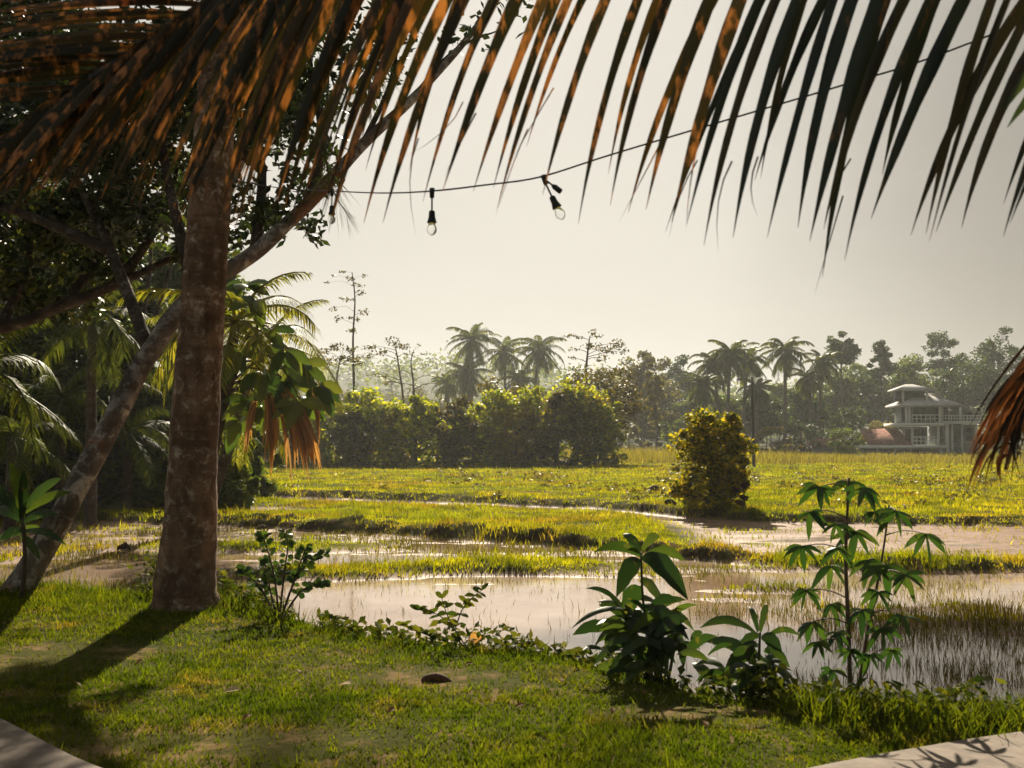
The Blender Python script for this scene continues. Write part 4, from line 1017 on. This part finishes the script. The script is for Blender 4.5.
# ---- strap-leaved plant at the left foot of the leaning tree
b = P(22, 590, 10.7); b[2] = ground_z(b[0], 10.7)
root = empty('strap_leaved_plant', b, 'dark strap-leaved plant at the left edge beside the leaning trunk foot', 'plant')
m = MB(); st = MB(); c0 = P(22, 512, 10.7); st.tube([b, (b + c0) / 2 + (.03, 0, 0), c0], [.025, .02, .018], 8, 1, sub=3); st.build('stem', M['stem_brown'], root, True)
for k, (tx, ty, w) in enumerate(((62, 478, .11), (72, 492, .10), (10, 462, .10), (-20, 480, .11), (-15, 512, .11), (58, 515, .10), (24, 470, .08), (45, 535, .09), (0, 540, .10), (66, 545, .08), (-20, 555, .1), (40, 560, .08))):
    leaf_at(m, c0 - np.array([0, 0, .02 * k]), P(tx, ty, 10.7 + .25 * math.sin(k * 2)), w, .22, k, prof='lance')
m.build('leaves', M['big_leaf'], root, True)

# ------------------------------------------------------------------ foreground plants
# round-leaved shrub right of the palm
b = P(279, 622, 9.6); b[2] = ground_z(b[0], 9.6) - .02
root = empty('round_leaved_shrub', b, 'open shrub with small round leaves on thin stems right of the palm foot', 'shrub')
m = MB(); lb = MB(); r = rng_of(81)
for k, q in enumerate(([(279, 620), (275, 580), (266, 545), (262, 535)], [(279, 620), (284, 575), (288, 545), (286, 530)], [(279, 615), (295, 580), (312, 560), (326, 552)], [(279, 618), (300, 592), (318, 585), (324, 584)], [(278, 615), (262, 590), (248, 575), (242, 570)], [(279, 610), (296, 575), (304, 553), (306, 548)], [(277, 612), (270, 590), (268, 572), (264, 560)])):
    p = PL([(x_, y_, 9.6 + .12 * math.sin(k * 2.4) * (i_ / 3)) for i_, (x_, y_) in enumerate(q)]); p[0] = b
    m.tube(p, [.012, .009, .006, .003], 6, k, sub=3)
    pp = spline(p, np.linspace(.9, 3, 13))
    for j, c in enumerate(pp):
        for sg in (1, -1):
            a = r.uniform(-.5, .9); v = np.array([sg * math.cos(a), r.normal() * .5, math.sin(a)]); v = norm(v)
            leaf_at(lb, c + v * .01, c + v * r.uniform(.05, .085), r.uniform(.038, .06), .15, k * 50 + j * 2 + sg, 4, .08, tilt=.6)
m.build('stem', M['stem_brown'], root, True); lb.build('leaves', M['big_leaf'], root, True)


def big_leaf_plant(label, d, stems, lvs, seed, base):
    b = P(base[0], base[1], d); b[2] = ground_z(b[0], d) - .02
    root = empty('large_leaved_plant', b, label, 'plant', 'large-leaved plants on the lawn edge')
    m = MB(); lb = MB(); r = rng_of(seed)
    for k, q in enumerate(stems):
        p = PL([(x_, y_, d + dz) for x_, y_, dz in q]); p[0] = b
        m.tube(p, np.linspace(.014, .006, len(p)), 7, k, .04, sub=4)
    for k, (x0, y0, x1, y1, w, dz0, dz1) in enumerate(lvs):
        s, t = P(x0, y0, d + dz0), P(x1, y1, d + dz1)
        if r.random() < .5: t = t + r.normal(size=3) * .012
        leaf_at(lb, s, t, w * .78 * d / F, .30, seed * 7 + k, 10, .12, 'lance' if w < 30 else 'oval', .65)
    m.build('stem', M['stem_green'], root, True); lb.build('leaves', M['big_leaf'], root, True)
    return root


r = rng_of(91)
A = [(641, 556, 592, 553, 16, 0, -.15), (640, 552, 622, 538, 13, 0, .1), (642, 550, 660, 537, 14, .0, .15), (643, 556, 688, 600, 27, 0, -.25), (640, 560, 612, 598, 24, 0, -.2), (645, 556, 688, 562, 15, 0, .2), (638, 585, 625, 622, 24, 0, .1),
     (632, 612, 571, 629, 10, 0, -.15), (640, 580, 664, 612, 20, .05, .2), (640, 605, 690, 640, 20, 0, -.15), (626, 618, 596, 590, 10, .05, .15), (622, 605, 588, 588, 8, .05, .1)]
for k in range(85):
    x0, y0 = 648 + r.normal() * 14, 640 + r.normal() * 20
    a = r.uniform(-.4, 3.6); L = r.uniform(24, 44)
    A.append((x0, y0, x0 + math.cos(a) * L, min(y0 + math.sin(a) * L * .9 - 6, 690), r.uniform(11, 19), r.uniform(-.15, .15), r.uniform(-.25, .25)))
big_leaf_plant('tall dark bushy plant with broad drooping leaves at the centre of the lawn edge', 7.25, [[(662, 684, 0), (650, 640, 0), (643, 600, 0), (641, 552, 0)], [(664, 684, 0), (640, 650, 0), (628, 612, 0.05)], [(664, 684, 0), (676, 640, -.05), (680, 615, -.1)], [(662, 684, 0), (655, 640, .1), (640, 605, .1)]], A, 11, (664, 684))
B = [(757, 634, 700, 628, 13, 0, -.2), (758, 632, 751, 608, 8, 0, .1), (760, 632, 768, 606, 16, 0, .1), (762, 636, 782, 652, 18, 0, -.1), (764, 660, 801, 698, 15, 0, -.1), (756, 650, 724, 672, 18, 0, -.1), (755, 660, 706, 642, 17, 0, .1), (758, 668, 738, 692, 16, 0, -.1), (762, 664, 778, 690, 16, 0, .1), (758, 646, 728, 650, 16, 0, .1), (763, 640, 800, 636, 9, 0, .2), (760, 672, 752, 694, 16, 0, .15), (757, 640, 740, 668, 18, .1, .2), (764, 650, 790, 668, 15, .1, .2), (702, 632, 690, 640, 8, -.2, -.2), (740, 680, 700, 688, 18, .1, .2), (758, 660, 745, 640, 15, 0, .2), (712, 684, 690, 662, 18, .1, .2), (712, 686, 730, 668, 16, .1, .2)]
for k in range(30):
    x0, y0 = 752 + r.normal() * 16, 664 + r.normal() * 14
    a = r.uniform(-.5, 3.7); L = r.uniform(18, 36)
    B.append((x0, y0, x0 + math.cos(a) * L, min(y0 + math.sin(a) * L * .9 - 5, 700), r.uniform(8, 15), r.uniform(-.12, .12), r.uniform(-.2, .2)))
big_leaf_plant('smaller dark plant with broad drooping leaves, right of the bushy one', 6.75, [[(761, 697, 0), (759, 665, 0), (760, 632, 0)], [(760, 697, 0), (735, 690, .1), (712, 684, .1)]], B, 13, (760, 697))

# cassava
dC = 6.45
b = P(851, 708, dC); b[2] = ground_z(b[0], dC) - .03
root = empty('cassava_plant', b, 'tall thin-stemmed plant with fingered bright green leaves right of the dark plants', 'plant')
m = MB(); s1 = PL([(851, 708, dC), (849, 640, dC), (846, 570, dC), (847, 520, dC), (849, 478, dC)]); s2 = PL([(853, 700, dC), (866, 640, dC + .1), (876, 590, dC + .15), (884, 545, dC + .2), (889, 505, dC + .2)])
s1[0] = b; s2[0] = b
m.tube(s1, np.linspace(.014, .006, 5), 8, 1, .05, sub=5); m.tube(s2, np.linspace(.011, .005, 5), 8, 2, .05, sub=5)
lb = MB(); r = rng_of(92)
wh = [(819, 487, 1, 34), (849, 482, 1, 36), (865, 488, 1, 36), (810, 512, 1, 30), (856, 532, 1, 38), (836, 524, 1, 28), (896, 511, 2, 36), (926, 534, 2, 36), (802, 546, 1, 34), (831, 566, 1, 40), (806, 590, 1, 30), (831, 604, 1, 30), (812, 622, 1, 34), (862, 610, 1, 32), (903, 616, 2, 32), (886, 566, 2, 42), (878, 592, 2, 34), (818, 642, 1, 26), (882, 628, 2, 32), (838, 632, 1, 28), (905, 575, 2, 34), (868, 560, 2, 36), (850, 650, 1, 28), (870, 655, 2, 28), (832, 670, 1, 26), (892, 650, 2, 26), (875, 512, 2, 26), (838, 548, 1, 30)]
for k, (px, py, sidx, sz) in enumerate(wh):
    c = P(px, py, dC + r.uniform(-.2, .25)); st = s1 if sidx == 1 else s2
    dn = spline(st, np.linspace(0.6, 4, 40)); dd = np.abs(dn[:, 2] - (c[2] - .03)); a0 = dn[int(np.argmin(dd))]
    m.tube([a0, (a0 + c) / 2 + (0, 0, .025), c], [.0045, .0035, .003], 5, k, sub=3)
    nl = r.integers(5, 8); a_base = r.uniform(-.4, .4)
    for j in range(nl):
        a = a_base + math.radians(-90) + (j - (nl - 1) / 2) * r.uniform(.55, .75); L = .8 * sz * dC / F * r.uniform(.8, 1.1) * (1 - .1 * abs(j - (nl - 1) / 2))
        v = np.array([math.cos(a) * .95, r.normal() * .35, .55 * math.sin(a) - .15]); t = c + norm(v) * L + np.array([0, 0, -.20 * L])
        leaf_at(lb, c, t, L * .27, .2, k * 11 + j, 5, .10, 'lance', .5)
m.build('stem', M['stem_brown'], root, True); lb.build('leaves', M['cassava_leaf'], root, True)

# slender sapling with paired leaflets
b = P(470, 652, 8.25); b[2] = ground_z(b[0], 8.25)
root = empty('feather_leaved_sapling', b, 'thin sapling with small paired leaflets on the lawn edge before the open water', 'sapling')
m = MB(); lb = MB(); r = rng_of(93)
for k, q in enumerate(([(470, 652), (455, 630), (446, 612), (442, 598)], [(462, 640), (448, 622), (432, 612), (418, 610)], [(455, 630), (462, 610), (472, 598), (482, 590)], [(466, 646), (440, 640), (420, 632), (404, 625)])):
    p = PL([(x_, y_, 8.25 + .08 * k) for x_, y_ in q])
    if k == 0: p[0] = b
    m.tube(p, [.006, .005, .004, .002], 5, k, sub=3)
    for j, c in enumerate(spline(p, np.linspace(.8, 3, 7))):
        for sg in (1, -1):
            v = norm(np.array([sg * .8 - .2, r.normal() * .3, .4 * r.normal() + .1])); leaf_at(lb, c, c + v * r.uniform(.06, .085), .038, .15, k * 30 + j * 2 + sg, 4, .08, tilt=.6)
m.build('stem', M['stem_green'], root, True); lb.build('leaves', M['cover_leaf'], root, True)

# leafy ground cover along the lawn edge
r = rng_of(94); mb = MB()
n = 2600; x = np.concatenate([r.uniform(-1.55, 0.9, n), r.normal(-2.4, .26, 1500), r.normal(-3.36, .16, 500), r.uniform(1.35, 3.1, 2400), r.uniform(.6, 1.6, 700)])
s = np.clip(r.normal(0.15, .16, len(x)), -.4, .42); y = np.interp(x, EX, EY) + s
tallc = 1 + .7 * (x > 1.35) + 1.1 * ((x < -1.9) & (x > -4))
z = land(x, y) + tallc * np.minimum(np.abs(r.normal(size=len(x))), 1.6) * .10 * (0.6 + .8 * np.clip(fbm(x * 2.2, y * 0 + 3, 44) + .4, 0, 1)) + .01
mb.leaves(np.stack([x, y, z], -1), .075, .042, r, .1, .7)
tag(mb.build('ground_cover', M['cover_leaf']), 'low leafy creeping plants along the lawn edge above the water', 'ground cover', kind='stuff')
mb = MB()
x = np.concatenate([r.uniform(1.5, 3.1, 2600), r.normal(-2.6, .5, 1200)]); y = np.interp(x, EX, EY) + r.normal(-.05, .2, len(x)); z = land(x, y)
blades(mb, x, y, z - .01, .17, .012, r, .7, 3)
tag(mb.build('edge_grass', M['lawn_grass']), 'longer tufted grass along the lawn edge by the thin-stemmed plant and palm foot', 'grass', kind='stuff')


# fallen leaves and husk on the lawn, clods in the field
def fallen(name, label, px, py, d, L, W, mat, ang, lift, cat='leaf', group=None):
    c = P(px, py, d); c[2] = ground_z(c[0], d) + (.02 if lift < 1 else .12)
    m = MB(); v = np.array([math.cos(ang), math.sin(ang), 0]); u = np.array([-v[1], v[0], lift]) if lift < 1 else np.array([0, 0.2, 1.0])
    m.strips([c - v * L / 2], [c + np.array([0, 0, .03])], [c + v * L / 2 + np.array([0, 0, .015])], [u], [W], K=7, prof='oval', fold=.18)
    o = m.build(name, M[mat], None, True); return tag(o, label, cat, group)


fallen('fallen_leaf', 'upright orange-brown dead leaf on the ground cover by the open water', 475, 631, 8.35, .10, .085, 'orange_leaf', .3, 2)
fallen('fallen_leaf', 'small pale curled dead leaf lying on the lawn before the palm', 232, 693, 6.75, .10, .06, 'pale_leaf', .1, .3)
fallen('fallen_leaf', 'pale yellow fallen leaf on the worn lawn patch left of the husk', 345, 686, 6.9, .08, .05, 'pale_leaf', -.4, .2)
rl = rng_of(97)
for k, (px, d_) in enumerate(((150, 7.6), (305, 7.3), (560, 7.0), (520, 6.3), (610, 6.2), (700, 5.9), (395, 6.2), (255, 6.1), (470, 7.5), (90, 6.9), (640, 6.7))):
    fallen('fallen_leaf', 'small dry brown leaf scattered flat on the lawn', px, 0, d_, rl.uniform(.045, .07), rl.uniform(.025, .035), 'dead_leaf', rl.uniform(0, 3), .4, 'leaf', 'small dry leaves on the lawn')
c = P(436, 679, 7.05); c[2] = ground_z(c[0], 7.05) + .006
m = MB(); m.tube([c + (-.09, 0, 0), c + (-.06, 0, .012), c + (0, .01, .02), c + (.06, 0, .008), c + (.10, .01, -.01)], [.006, .026, .032, .023, .005], 10, 4, .12, sub=3)
tag(m.build('coconut_husk', M['husk'], None, True), 'dark brown coconut husk lying on the middle of the lawn', 'husk')
CG = 'earth clods in the rice fields'
for k, (px, py, sz, lab) in enumerate(((263, 526, .11, 'dark clod on the first bank right of the palm'), (290, 0, 0, ''), (124, 544, .11, 'dark flat clod in the brown water left of the palm'), (670, 509, .16, 'pale-topped clod left of the pasture shrub'), (655, 494, .25, 'dark grassy clod in the pasture behind the pale-topped one'))):
    if not lab: continue
    d = (1138 * (CZ - .1)) / (py - 438); c = P(px, py, d); c[2] = ground_z(c[0], d) + .03
    if c[2] < .02: c[2] = .02
    m = MB(); m.tube([c + (-sz, 0, -.02), c + (-sz * .7, 0, .02), c + (0, .05, sz * .35), c + (sz * .6, 0, .03), c + (sz, 0, -.02)], [.02, sz * .35, sz * .5, sz * .38, .02], 10, k, .16, sub=4)
    tag(m.build('earth_clod', M['clod'], None, True), lab, 'clod', CG)

# ------------------------------------------------------------------ near palm on the right, its dry frond across the top
pb = np.array([2.75, 2.5, .5]); pt = np.array([2.05, 2.75, 3.05])
root = empty('coconut_palm', pb, 'near palm outside the frame whose dry spotted frond hangs across the whole top', 'palm')
m = MB(); m.tube([pb, pb * .6 + pt * .4, pt], [.19, .15, .13], 18, 7, .03, .02, sub=10); m.build('trunk', M['palm_bark'], root, True)
r = rng_of(95)
rc = [(1290, -10, 2.75), (1180, -15, 2.8), (1060, -22, 2.85), (940, -50, 2.9), (800, -78, 3.0), (640, -102, 3.1), (500, -106, 3.2), (400, -95, 3.25), (300, -55, 3.3), (215, -4, 3.35), (150, 37, 3.4), (95, 70, 3.4), (40, 122, 3.42), (-40, 210, 3.4)]
rach = PL(rc); fr = MB(); fr.tube(rach, np.linspace(.022, .004, len(rc)), 8, 2, sub=5)
frond_obj = fr.build('frond', M['rachis'], root, True)
smap = np.array([(1120, -20, 1000, 240), (1045, -25, 930, 244), (1000, -35, 888, 246), (940, -50, 842, 240), (880, -60, 785, 244), (800, -77, 700, 236), (720, -90, 610, 226), (640, -101, 525, 204), (560, -107, 432, 212), (480, -105, 338, 226), (400, -95, 262, 222), (330, -70, 195, 212), (270, -40, 125, 198), (215, -5, 65, 192), (160, 30, 15, 205), (110, 62, -30, 205), (70, 95, -60, 215), (30, 132, -85, 235)], float)


def near_leaflets(mb, n, lo, hi, dd, wpx, jit, lenj=(0.95, 1.05), par='dry'):
    u_ = np.linspace(0, 1, n); xs_ = hi + (lo - hi) * (1.35 * u_ - 0.35 * u_ ** 2) if n > 5 else np.linspace(hi, lo, n); o = np.argsort(smap[:, 0]); sm = smap[o]
    for x0 in xs_:
        x0 += r.normal() * 4; y0 = np.interp(x0, sm[:, 0], sm[:, 1]); tx = np.interp(x0, sm[:, 0], sm[:, 2]) + r.normal() * jit; ty = np.interp(x0, sm[:, 0], sm[:, 3]) + r.normal() * jit
        q = r.uniform(*lenj); tx, ty = x0 + (tx - x0) * q, y0 + (ty - y0) * q
        dS = np.interp(-x0, [-a[0] for a in rc], [a[2] for a in rc]); dT = dS + dd + r.normal() * .10
        S = P(x0, y0, dS); T = P(tx, ty, dT)
        bow = r.uniform(.26, .42)
        C = P(tx + bow * (x0 - tx), y0 + r.uniform(.42, .5) * (ty - y0), (dS + dT) / 2)
        view = np.array([0, -1, 0.15]) + r.normal(size=3) * .25; side = np.cross(norm(T - S), norm(view))
        w = wpx * r.uniform(.8, 1.2) * dS / F
        mb.strips(S, C, T, side, [w], K=16, prof='leaflet', fold=r.uniform(.10, .3), wave=.09)
        if r.random() < .35:   # a split-off thread near the tip
            a_ = S * .25 + T * .75; mb.strips(a_, a_ + (T - a_) * .5 + r.normal(size=3) * .015, T + r.normal(size=3) * np.array([.05, .02, .03]), side, [.005], K=4, prof='blade')


fl = MB(); near_leaflets(fl, 14, 790, 1150, -.12, 13.5, 10)
near_leaflets(fl, 8, 800, 1110, .2, 11, 18, (.8, 1.0)); fl.build('leaflets', M['green_frond'], frond_obj)
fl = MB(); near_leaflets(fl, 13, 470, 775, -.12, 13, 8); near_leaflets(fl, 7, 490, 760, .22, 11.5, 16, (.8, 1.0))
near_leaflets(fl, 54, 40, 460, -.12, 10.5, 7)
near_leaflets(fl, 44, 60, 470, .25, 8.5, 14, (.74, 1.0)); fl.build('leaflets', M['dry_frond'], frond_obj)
fl = MB()
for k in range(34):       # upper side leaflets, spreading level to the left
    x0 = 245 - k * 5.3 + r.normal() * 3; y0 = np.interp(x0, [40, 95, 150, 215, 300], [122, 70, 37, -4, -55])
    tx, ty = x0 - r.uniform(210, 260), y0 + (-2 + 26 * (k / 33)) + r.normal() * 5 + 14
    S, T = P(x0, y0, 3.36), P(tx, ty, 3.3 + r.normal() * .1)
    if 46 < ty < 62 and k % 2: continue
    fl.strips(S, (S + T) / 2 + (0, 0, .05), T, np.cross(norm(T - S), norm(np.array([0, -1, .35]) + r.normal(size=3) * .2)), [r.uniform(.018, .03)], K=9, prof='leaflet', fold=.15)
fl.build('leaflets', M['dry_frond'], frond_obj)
# second frond above the frame, two leaflet tips reach in at the right edge
m = MB(); p = PL([(1290, -10, 2.75), (1240, -120, 2.6), (1160, -180, 2.5), (1080, -190, 2.4)]); m.tube(p, [.02, .016, .012, .006], 6, 1, sub=4)
for (x0, y0, x1, y1) in ((1075, 25, 1003, 112), (1082, 45, 1007, 128), (1085, -30, 1040, 60), (1100, -60, 1050, 20), (1120, 0, 1060, 110)):
    S, T = P(x0, y0, 2.5), P(x1, y1, 2.5); m.strips(S, (S + T) / 2 + (-.01, 0, .02), T, np.cross(norm(T - S), (0, -1, .1)), [.035], K=6, prof='leaflet', fold=.15)
frond_leaflets(m, spline(p, np.linspace(0, 3, 10)), 26, .5, .035, r, .3, .3)
m.build('frond', M['palm_leaf'], root)
for k in range(11):       # crown above and behind
    az = math.radians(-100 + 26 * k + r.uniform(-8, 8)); el = math.radians(r.uniform(42, 75))
    if 80 < math.degrees(az) < 175: el = math.radians(74)
    m = MB(); p = frond_path(pt, az, el, r.uniform(2.6, 3.3), math.radians(45)); m.tube(p, np.linspace(.025, .005, len(p)), 5)
    frond_leaflets(m, p, 34, .7, .04, r, .4); m.build('frond', M['palm_leaf'], root)
# dead frond hanging on the right
m = MB(); p = PL([(1290, 0, 2.8), (1200, 130, 3.0), (1100, 270, 3.15), (1052, 355, 3.2), (1020, 420, 3.2), (1005, 470, 3.2)]); m.tube(p, np.linspace(.02, .004, 6), 7, 3, sub=4)
dfo = m.build('frond', M['rachis'], root, True); dfo['label'] = 'dead orange-brown frond hanging at the right picture edge'
m = MB()
for k in range(90):
    t = r.uniform(1.2, 5); S = spline(p, np.array([t]))[0]
    sx_ = 512 + S[0] / S[1] * F
    tx = 965 + r.random() ** 1.3 * 75 if t > 2 else r.uniform(985, 1060); ty = 430 + r.uniform(0, 62) - max(0, tx - 1000) * .35
    tx = min(tx, sx_ + 12)
    T = P(tx, ty, 3.2 + r.normal() * .08)
    if T[2] > S[2] - .08: continue
    C = S * .45 + T * .55 + np.array([-.035, 0, .05])
    m.strips(S, C, T, np.cross(norm(T - S), norm(np.array([0, -1, .2]) + r.normal(size=3) * .35)), [r.uniform(.008, .019)], K=8, prof='leaflet', fold=.22)
m.build('leaflets', M['dead_frond'], dfo)

# ------------------------------------------------------------------ string light
cp = [(60, 170, 11.4), (140, 205, 11.0), (205, 172, 9.85), (236, 180, 9.2), (280, 188, 7.8), (332, 191, 6.6), (382, 193, 5.6), (432, 191, 4.9), (485, 185, 4.8), (540, 177, 4.75), (610, 155, 4.65), (720, 122, 4.5), (850, 83, 4.3), (930, 58, 4.2), (1080, 0, 4.1)]
cpts = PL(cp)
root = empty('string_light', cpts[7], 'black string-light cable with clear bulbs hanging across under the big frond', 'string light')
m = MB(); m.tube(cpts, [.0037] * len(cp), 6, 0, sub=8); m.build('cable', M['black_plastic'], root, True)
for k, (a, tl) in enumerate((((432, 191, 4.9), (0, 0)), ((543, 178, 4.75), (.05, .02)), ((332, 191, 6.6), (0, 0)), ((140, 205, 11.0), (0, 0)))):
    q = P(*a); ax = norm(np.array([tl[0] * 1.6, 0, -.17])); sc = 1.0
    m = MB(); pts = [q + ax * t for t in (0.0, .02, .022, .045, .085, .087, .115, .118, .15)]
    m.tube([q + np.array([0, 0, .012]), q + ax * .03], [.012, .010], 10); m.tube([q + ax * .03, q + ax * .09], [.004, .004], 8)
    m.tube([q + ax * t for t in (.085, .09, .105, .118, .122, .138, .140)], [.008, .013, .014, .015, .017, .021, .021], 14)
    h = m.build('bulb_holder', M['black_plastic'], root, True)
    m = MB(); m.tube([q + ax * t for t in (.141, .15, .165, .18, .19, .195)], [.013, .016, .022, .020, .012, .003], 14)
    m.build('bulb', M['glass'], h, True)
    if k == 1:     # cable connector hanging beside the tilted bulb
        m = MB(); u = norm(np.array([.09, 0, -.07])); m.tube([q, q + u * .05], [.004, .004], 7); m.tube([q + u * .05, q + u * .062, q + u * .095, q + u * .098], [.007, .012, .012, .006], 10)
        m.build('cable_connector', M['black_plastic'], root, True)

# ------------------------------------------------------------------ unseen trees added to shade the near lawn and the right-hand water
q = PL([(204, 560, 25), (208, 400, 25), (213, 250, 25), (250, 140, 25.2), (330, 20, 25.5)]); q[0][2] = ground_z(q[0][0], 25) - .1
q = np.vstack([q, [(-2.4, 25.6, 13.6), (-1.4, 25.6, 15.7)]])
palm('coconut_palm', 'tall bending palm added to shade the lawn, hidden behind the thick palm trunk, its crown above the frame', q[0], q[-1], .13, 22, 3.7, 802, 'palm_leaf', 'palm_bark', None, 36, .07, .8, els=(65, 4), trunk_pts=q)
b = np.array([22.0, 39.0, .1]); r = rng_of(801)
cl = []
for k in range(110):
    a = r.uniform(0, 2 * math.pi); q = r.random() ** .6 * 7.6
    x_, y_ = 8.3 + q * 1.05 * math.cos(a), 41 + q * 1.1 * math.sin(a)
    z_ = max(13.6 + r.uniform(0, 3.5), 3.2 + .40 * y_); cl.append(((x_, y_, z_), (1.3, 1.3, .7), 210))
clump_tree('added_shade_tree', 'tall spreading tree wholly outside the right of the frame, added to shade the flooded plot', 'tree', b, [b, (22.4, 39.2, 6), (22.6, 39.6, 13), (21.8, 40.2, 19.2), (17, 40.6, 21.3), (12, 41, 21.8), (5, 41, 21.5)], [.5, .42, .36, .30, .24, .18, .08], cl, .28, 'dark_leaf', 'limb_bark', 801, lmin=22)

# ------------------------------------------------------------------ haze, sky, sun, camera
m, nt, out = nodes_of('haze_air')
v = nt.nodes.new('ShaderNodeVolumePrincipled'); v.inputs['Color'].default_value = (0.90, 0.93, 0.93, 1); v.inputs['Density'].default_value = 0.00042; v.inputs['Anisotropy'].default_value = 0.35
nt.links.new(v.outputs[0], out.inputs['Volume'])
mb = MB(); mb.box(-720, 720, -40, 1200, -2.0, 42)
tag(mb.build('haze', m), kind='stuff')

w = bpy.data.worlds.new('World'); scene.world = w; w.use_nodes = True
nt = w.node_tree; bg = nt.nodes['Background']
sky = nt.nodes.new('ShaderNodeTexSky'); sky.sky_type = 'NISHITA'; sky.sun_disc = False
sky.sun_elevation = SUN_EL; sky.sun_rotation = SUN_AZ; sky.air_density = 1.0; sky.dust_density = 2.0; sky.ozone_density = 1.0; sky.altitude = 0
hs = nt.nodes.new('ShaderNodeHueSaturation'); hs.inputs['Saturation'].default_value = 0.35; nt.links.new(sky.outputs[0], hs.inputs['Color'])
tcw = nt.nodes.new('ShaderNodeTexCoord'); sw = nt.nodes.new('ShaderNodeSeparateXYZ'); nt.links.new(tcw.outputs['Generated'], sw.inputs[0])
ncl = noise(nt, tcw.outputs['Generated'], 2.2, 5, 0.6)
az = mathn(nt, 'ADD', sw.outputs[0], mathn(nt, 'MULTIPLY', ncl, 0.16))     # sky dimming added to the right, standing in for lens vignetting
veil = ramp(nt, az, [(0.24, (0.89, 0.86, 0.80)), (0.60, (0.28, 0.257, 0.228))])
back = ramp(nt, mathn(nt, 'MULTIPLY_ADD', sw.outputs[1], 0.5), [(0.50, (0.36, 0.41, 0.47)), (0.90, (1, 1, 1))])   # hazy sky is dim away from the sun
veil = mixc(nt, 1.0, veil, back, 'MULTIPLY')
veil = mixc(nt, 1.0, veil, ramp(nt, noise(nt, mapping(nt, tcw.outputs['Generated'], (1, 1, 2.5)), 4.5, 6, 0.6), [(0.3, (0.95,) * 3), (0.7, (1.0,) * 3)]), 'MULTIPLY')      # faint cloud structure
hazy = mixc(nt, 0.92, hs.outputs[0], (8.0, 7.8, 7.4))      # thin even overcast in front of the clear sky
nt.links.new(mixc(nt, 1.0, hazy, veil, 'MULTIPLY'), bg.inputs['Color']); bg.inputs['Strength'].default_value = 0.052

ld = bpy.data.lights.new('sun', 'SUN'); ld.energy = 5.0; ld.angle = math.radians(0.6); ld.color = (1.0, 0.88, 0.68)
so = bpy.data.objects.new('sun', ld); COL.objects.link(so)
so.rotation_euler = Vector(SUN).to_track_quat('Z', 'Y').to_euler(); so.location = (0, 20, 60)

cd = bpy.data.cameras.new('camera'); cam = bpy.data.objects.new('camera', cd); COL.objects.link(cam)
cam.location = (0, 0, CZ); cam.rotation_euler = (math.radians(90) + PITCH, 0, 0)
cd.sensor_width = 36; cd.lens = F * 36 / 1024; cd.clip_end = 3000; cd.clip_start = 0.05
cd.dof.use_dof = True; cd.dof.focus_distance = 26; cd.dof.aperture_fstop = 6.3
scene.camera = cam
scene.view_settings.view_transform = 'Standard'; scene.view_settings.look = 'None'; scene.view_settings.exposure = 0.9; scene.view_settings.gamma = 1
scene.render.engine = 'CYCLES'
cy = scene.cycles
cy.use_denoising = True; cy.max_bounces = 8; cy.diffuse_bounces = 3; cy.glossy_bounces = 3; cy.transmission_bounces = 6; cy.transparent_max_bounces = 8; cy.volume_bounces = 1
cy.sample_clamp_indirect = 6
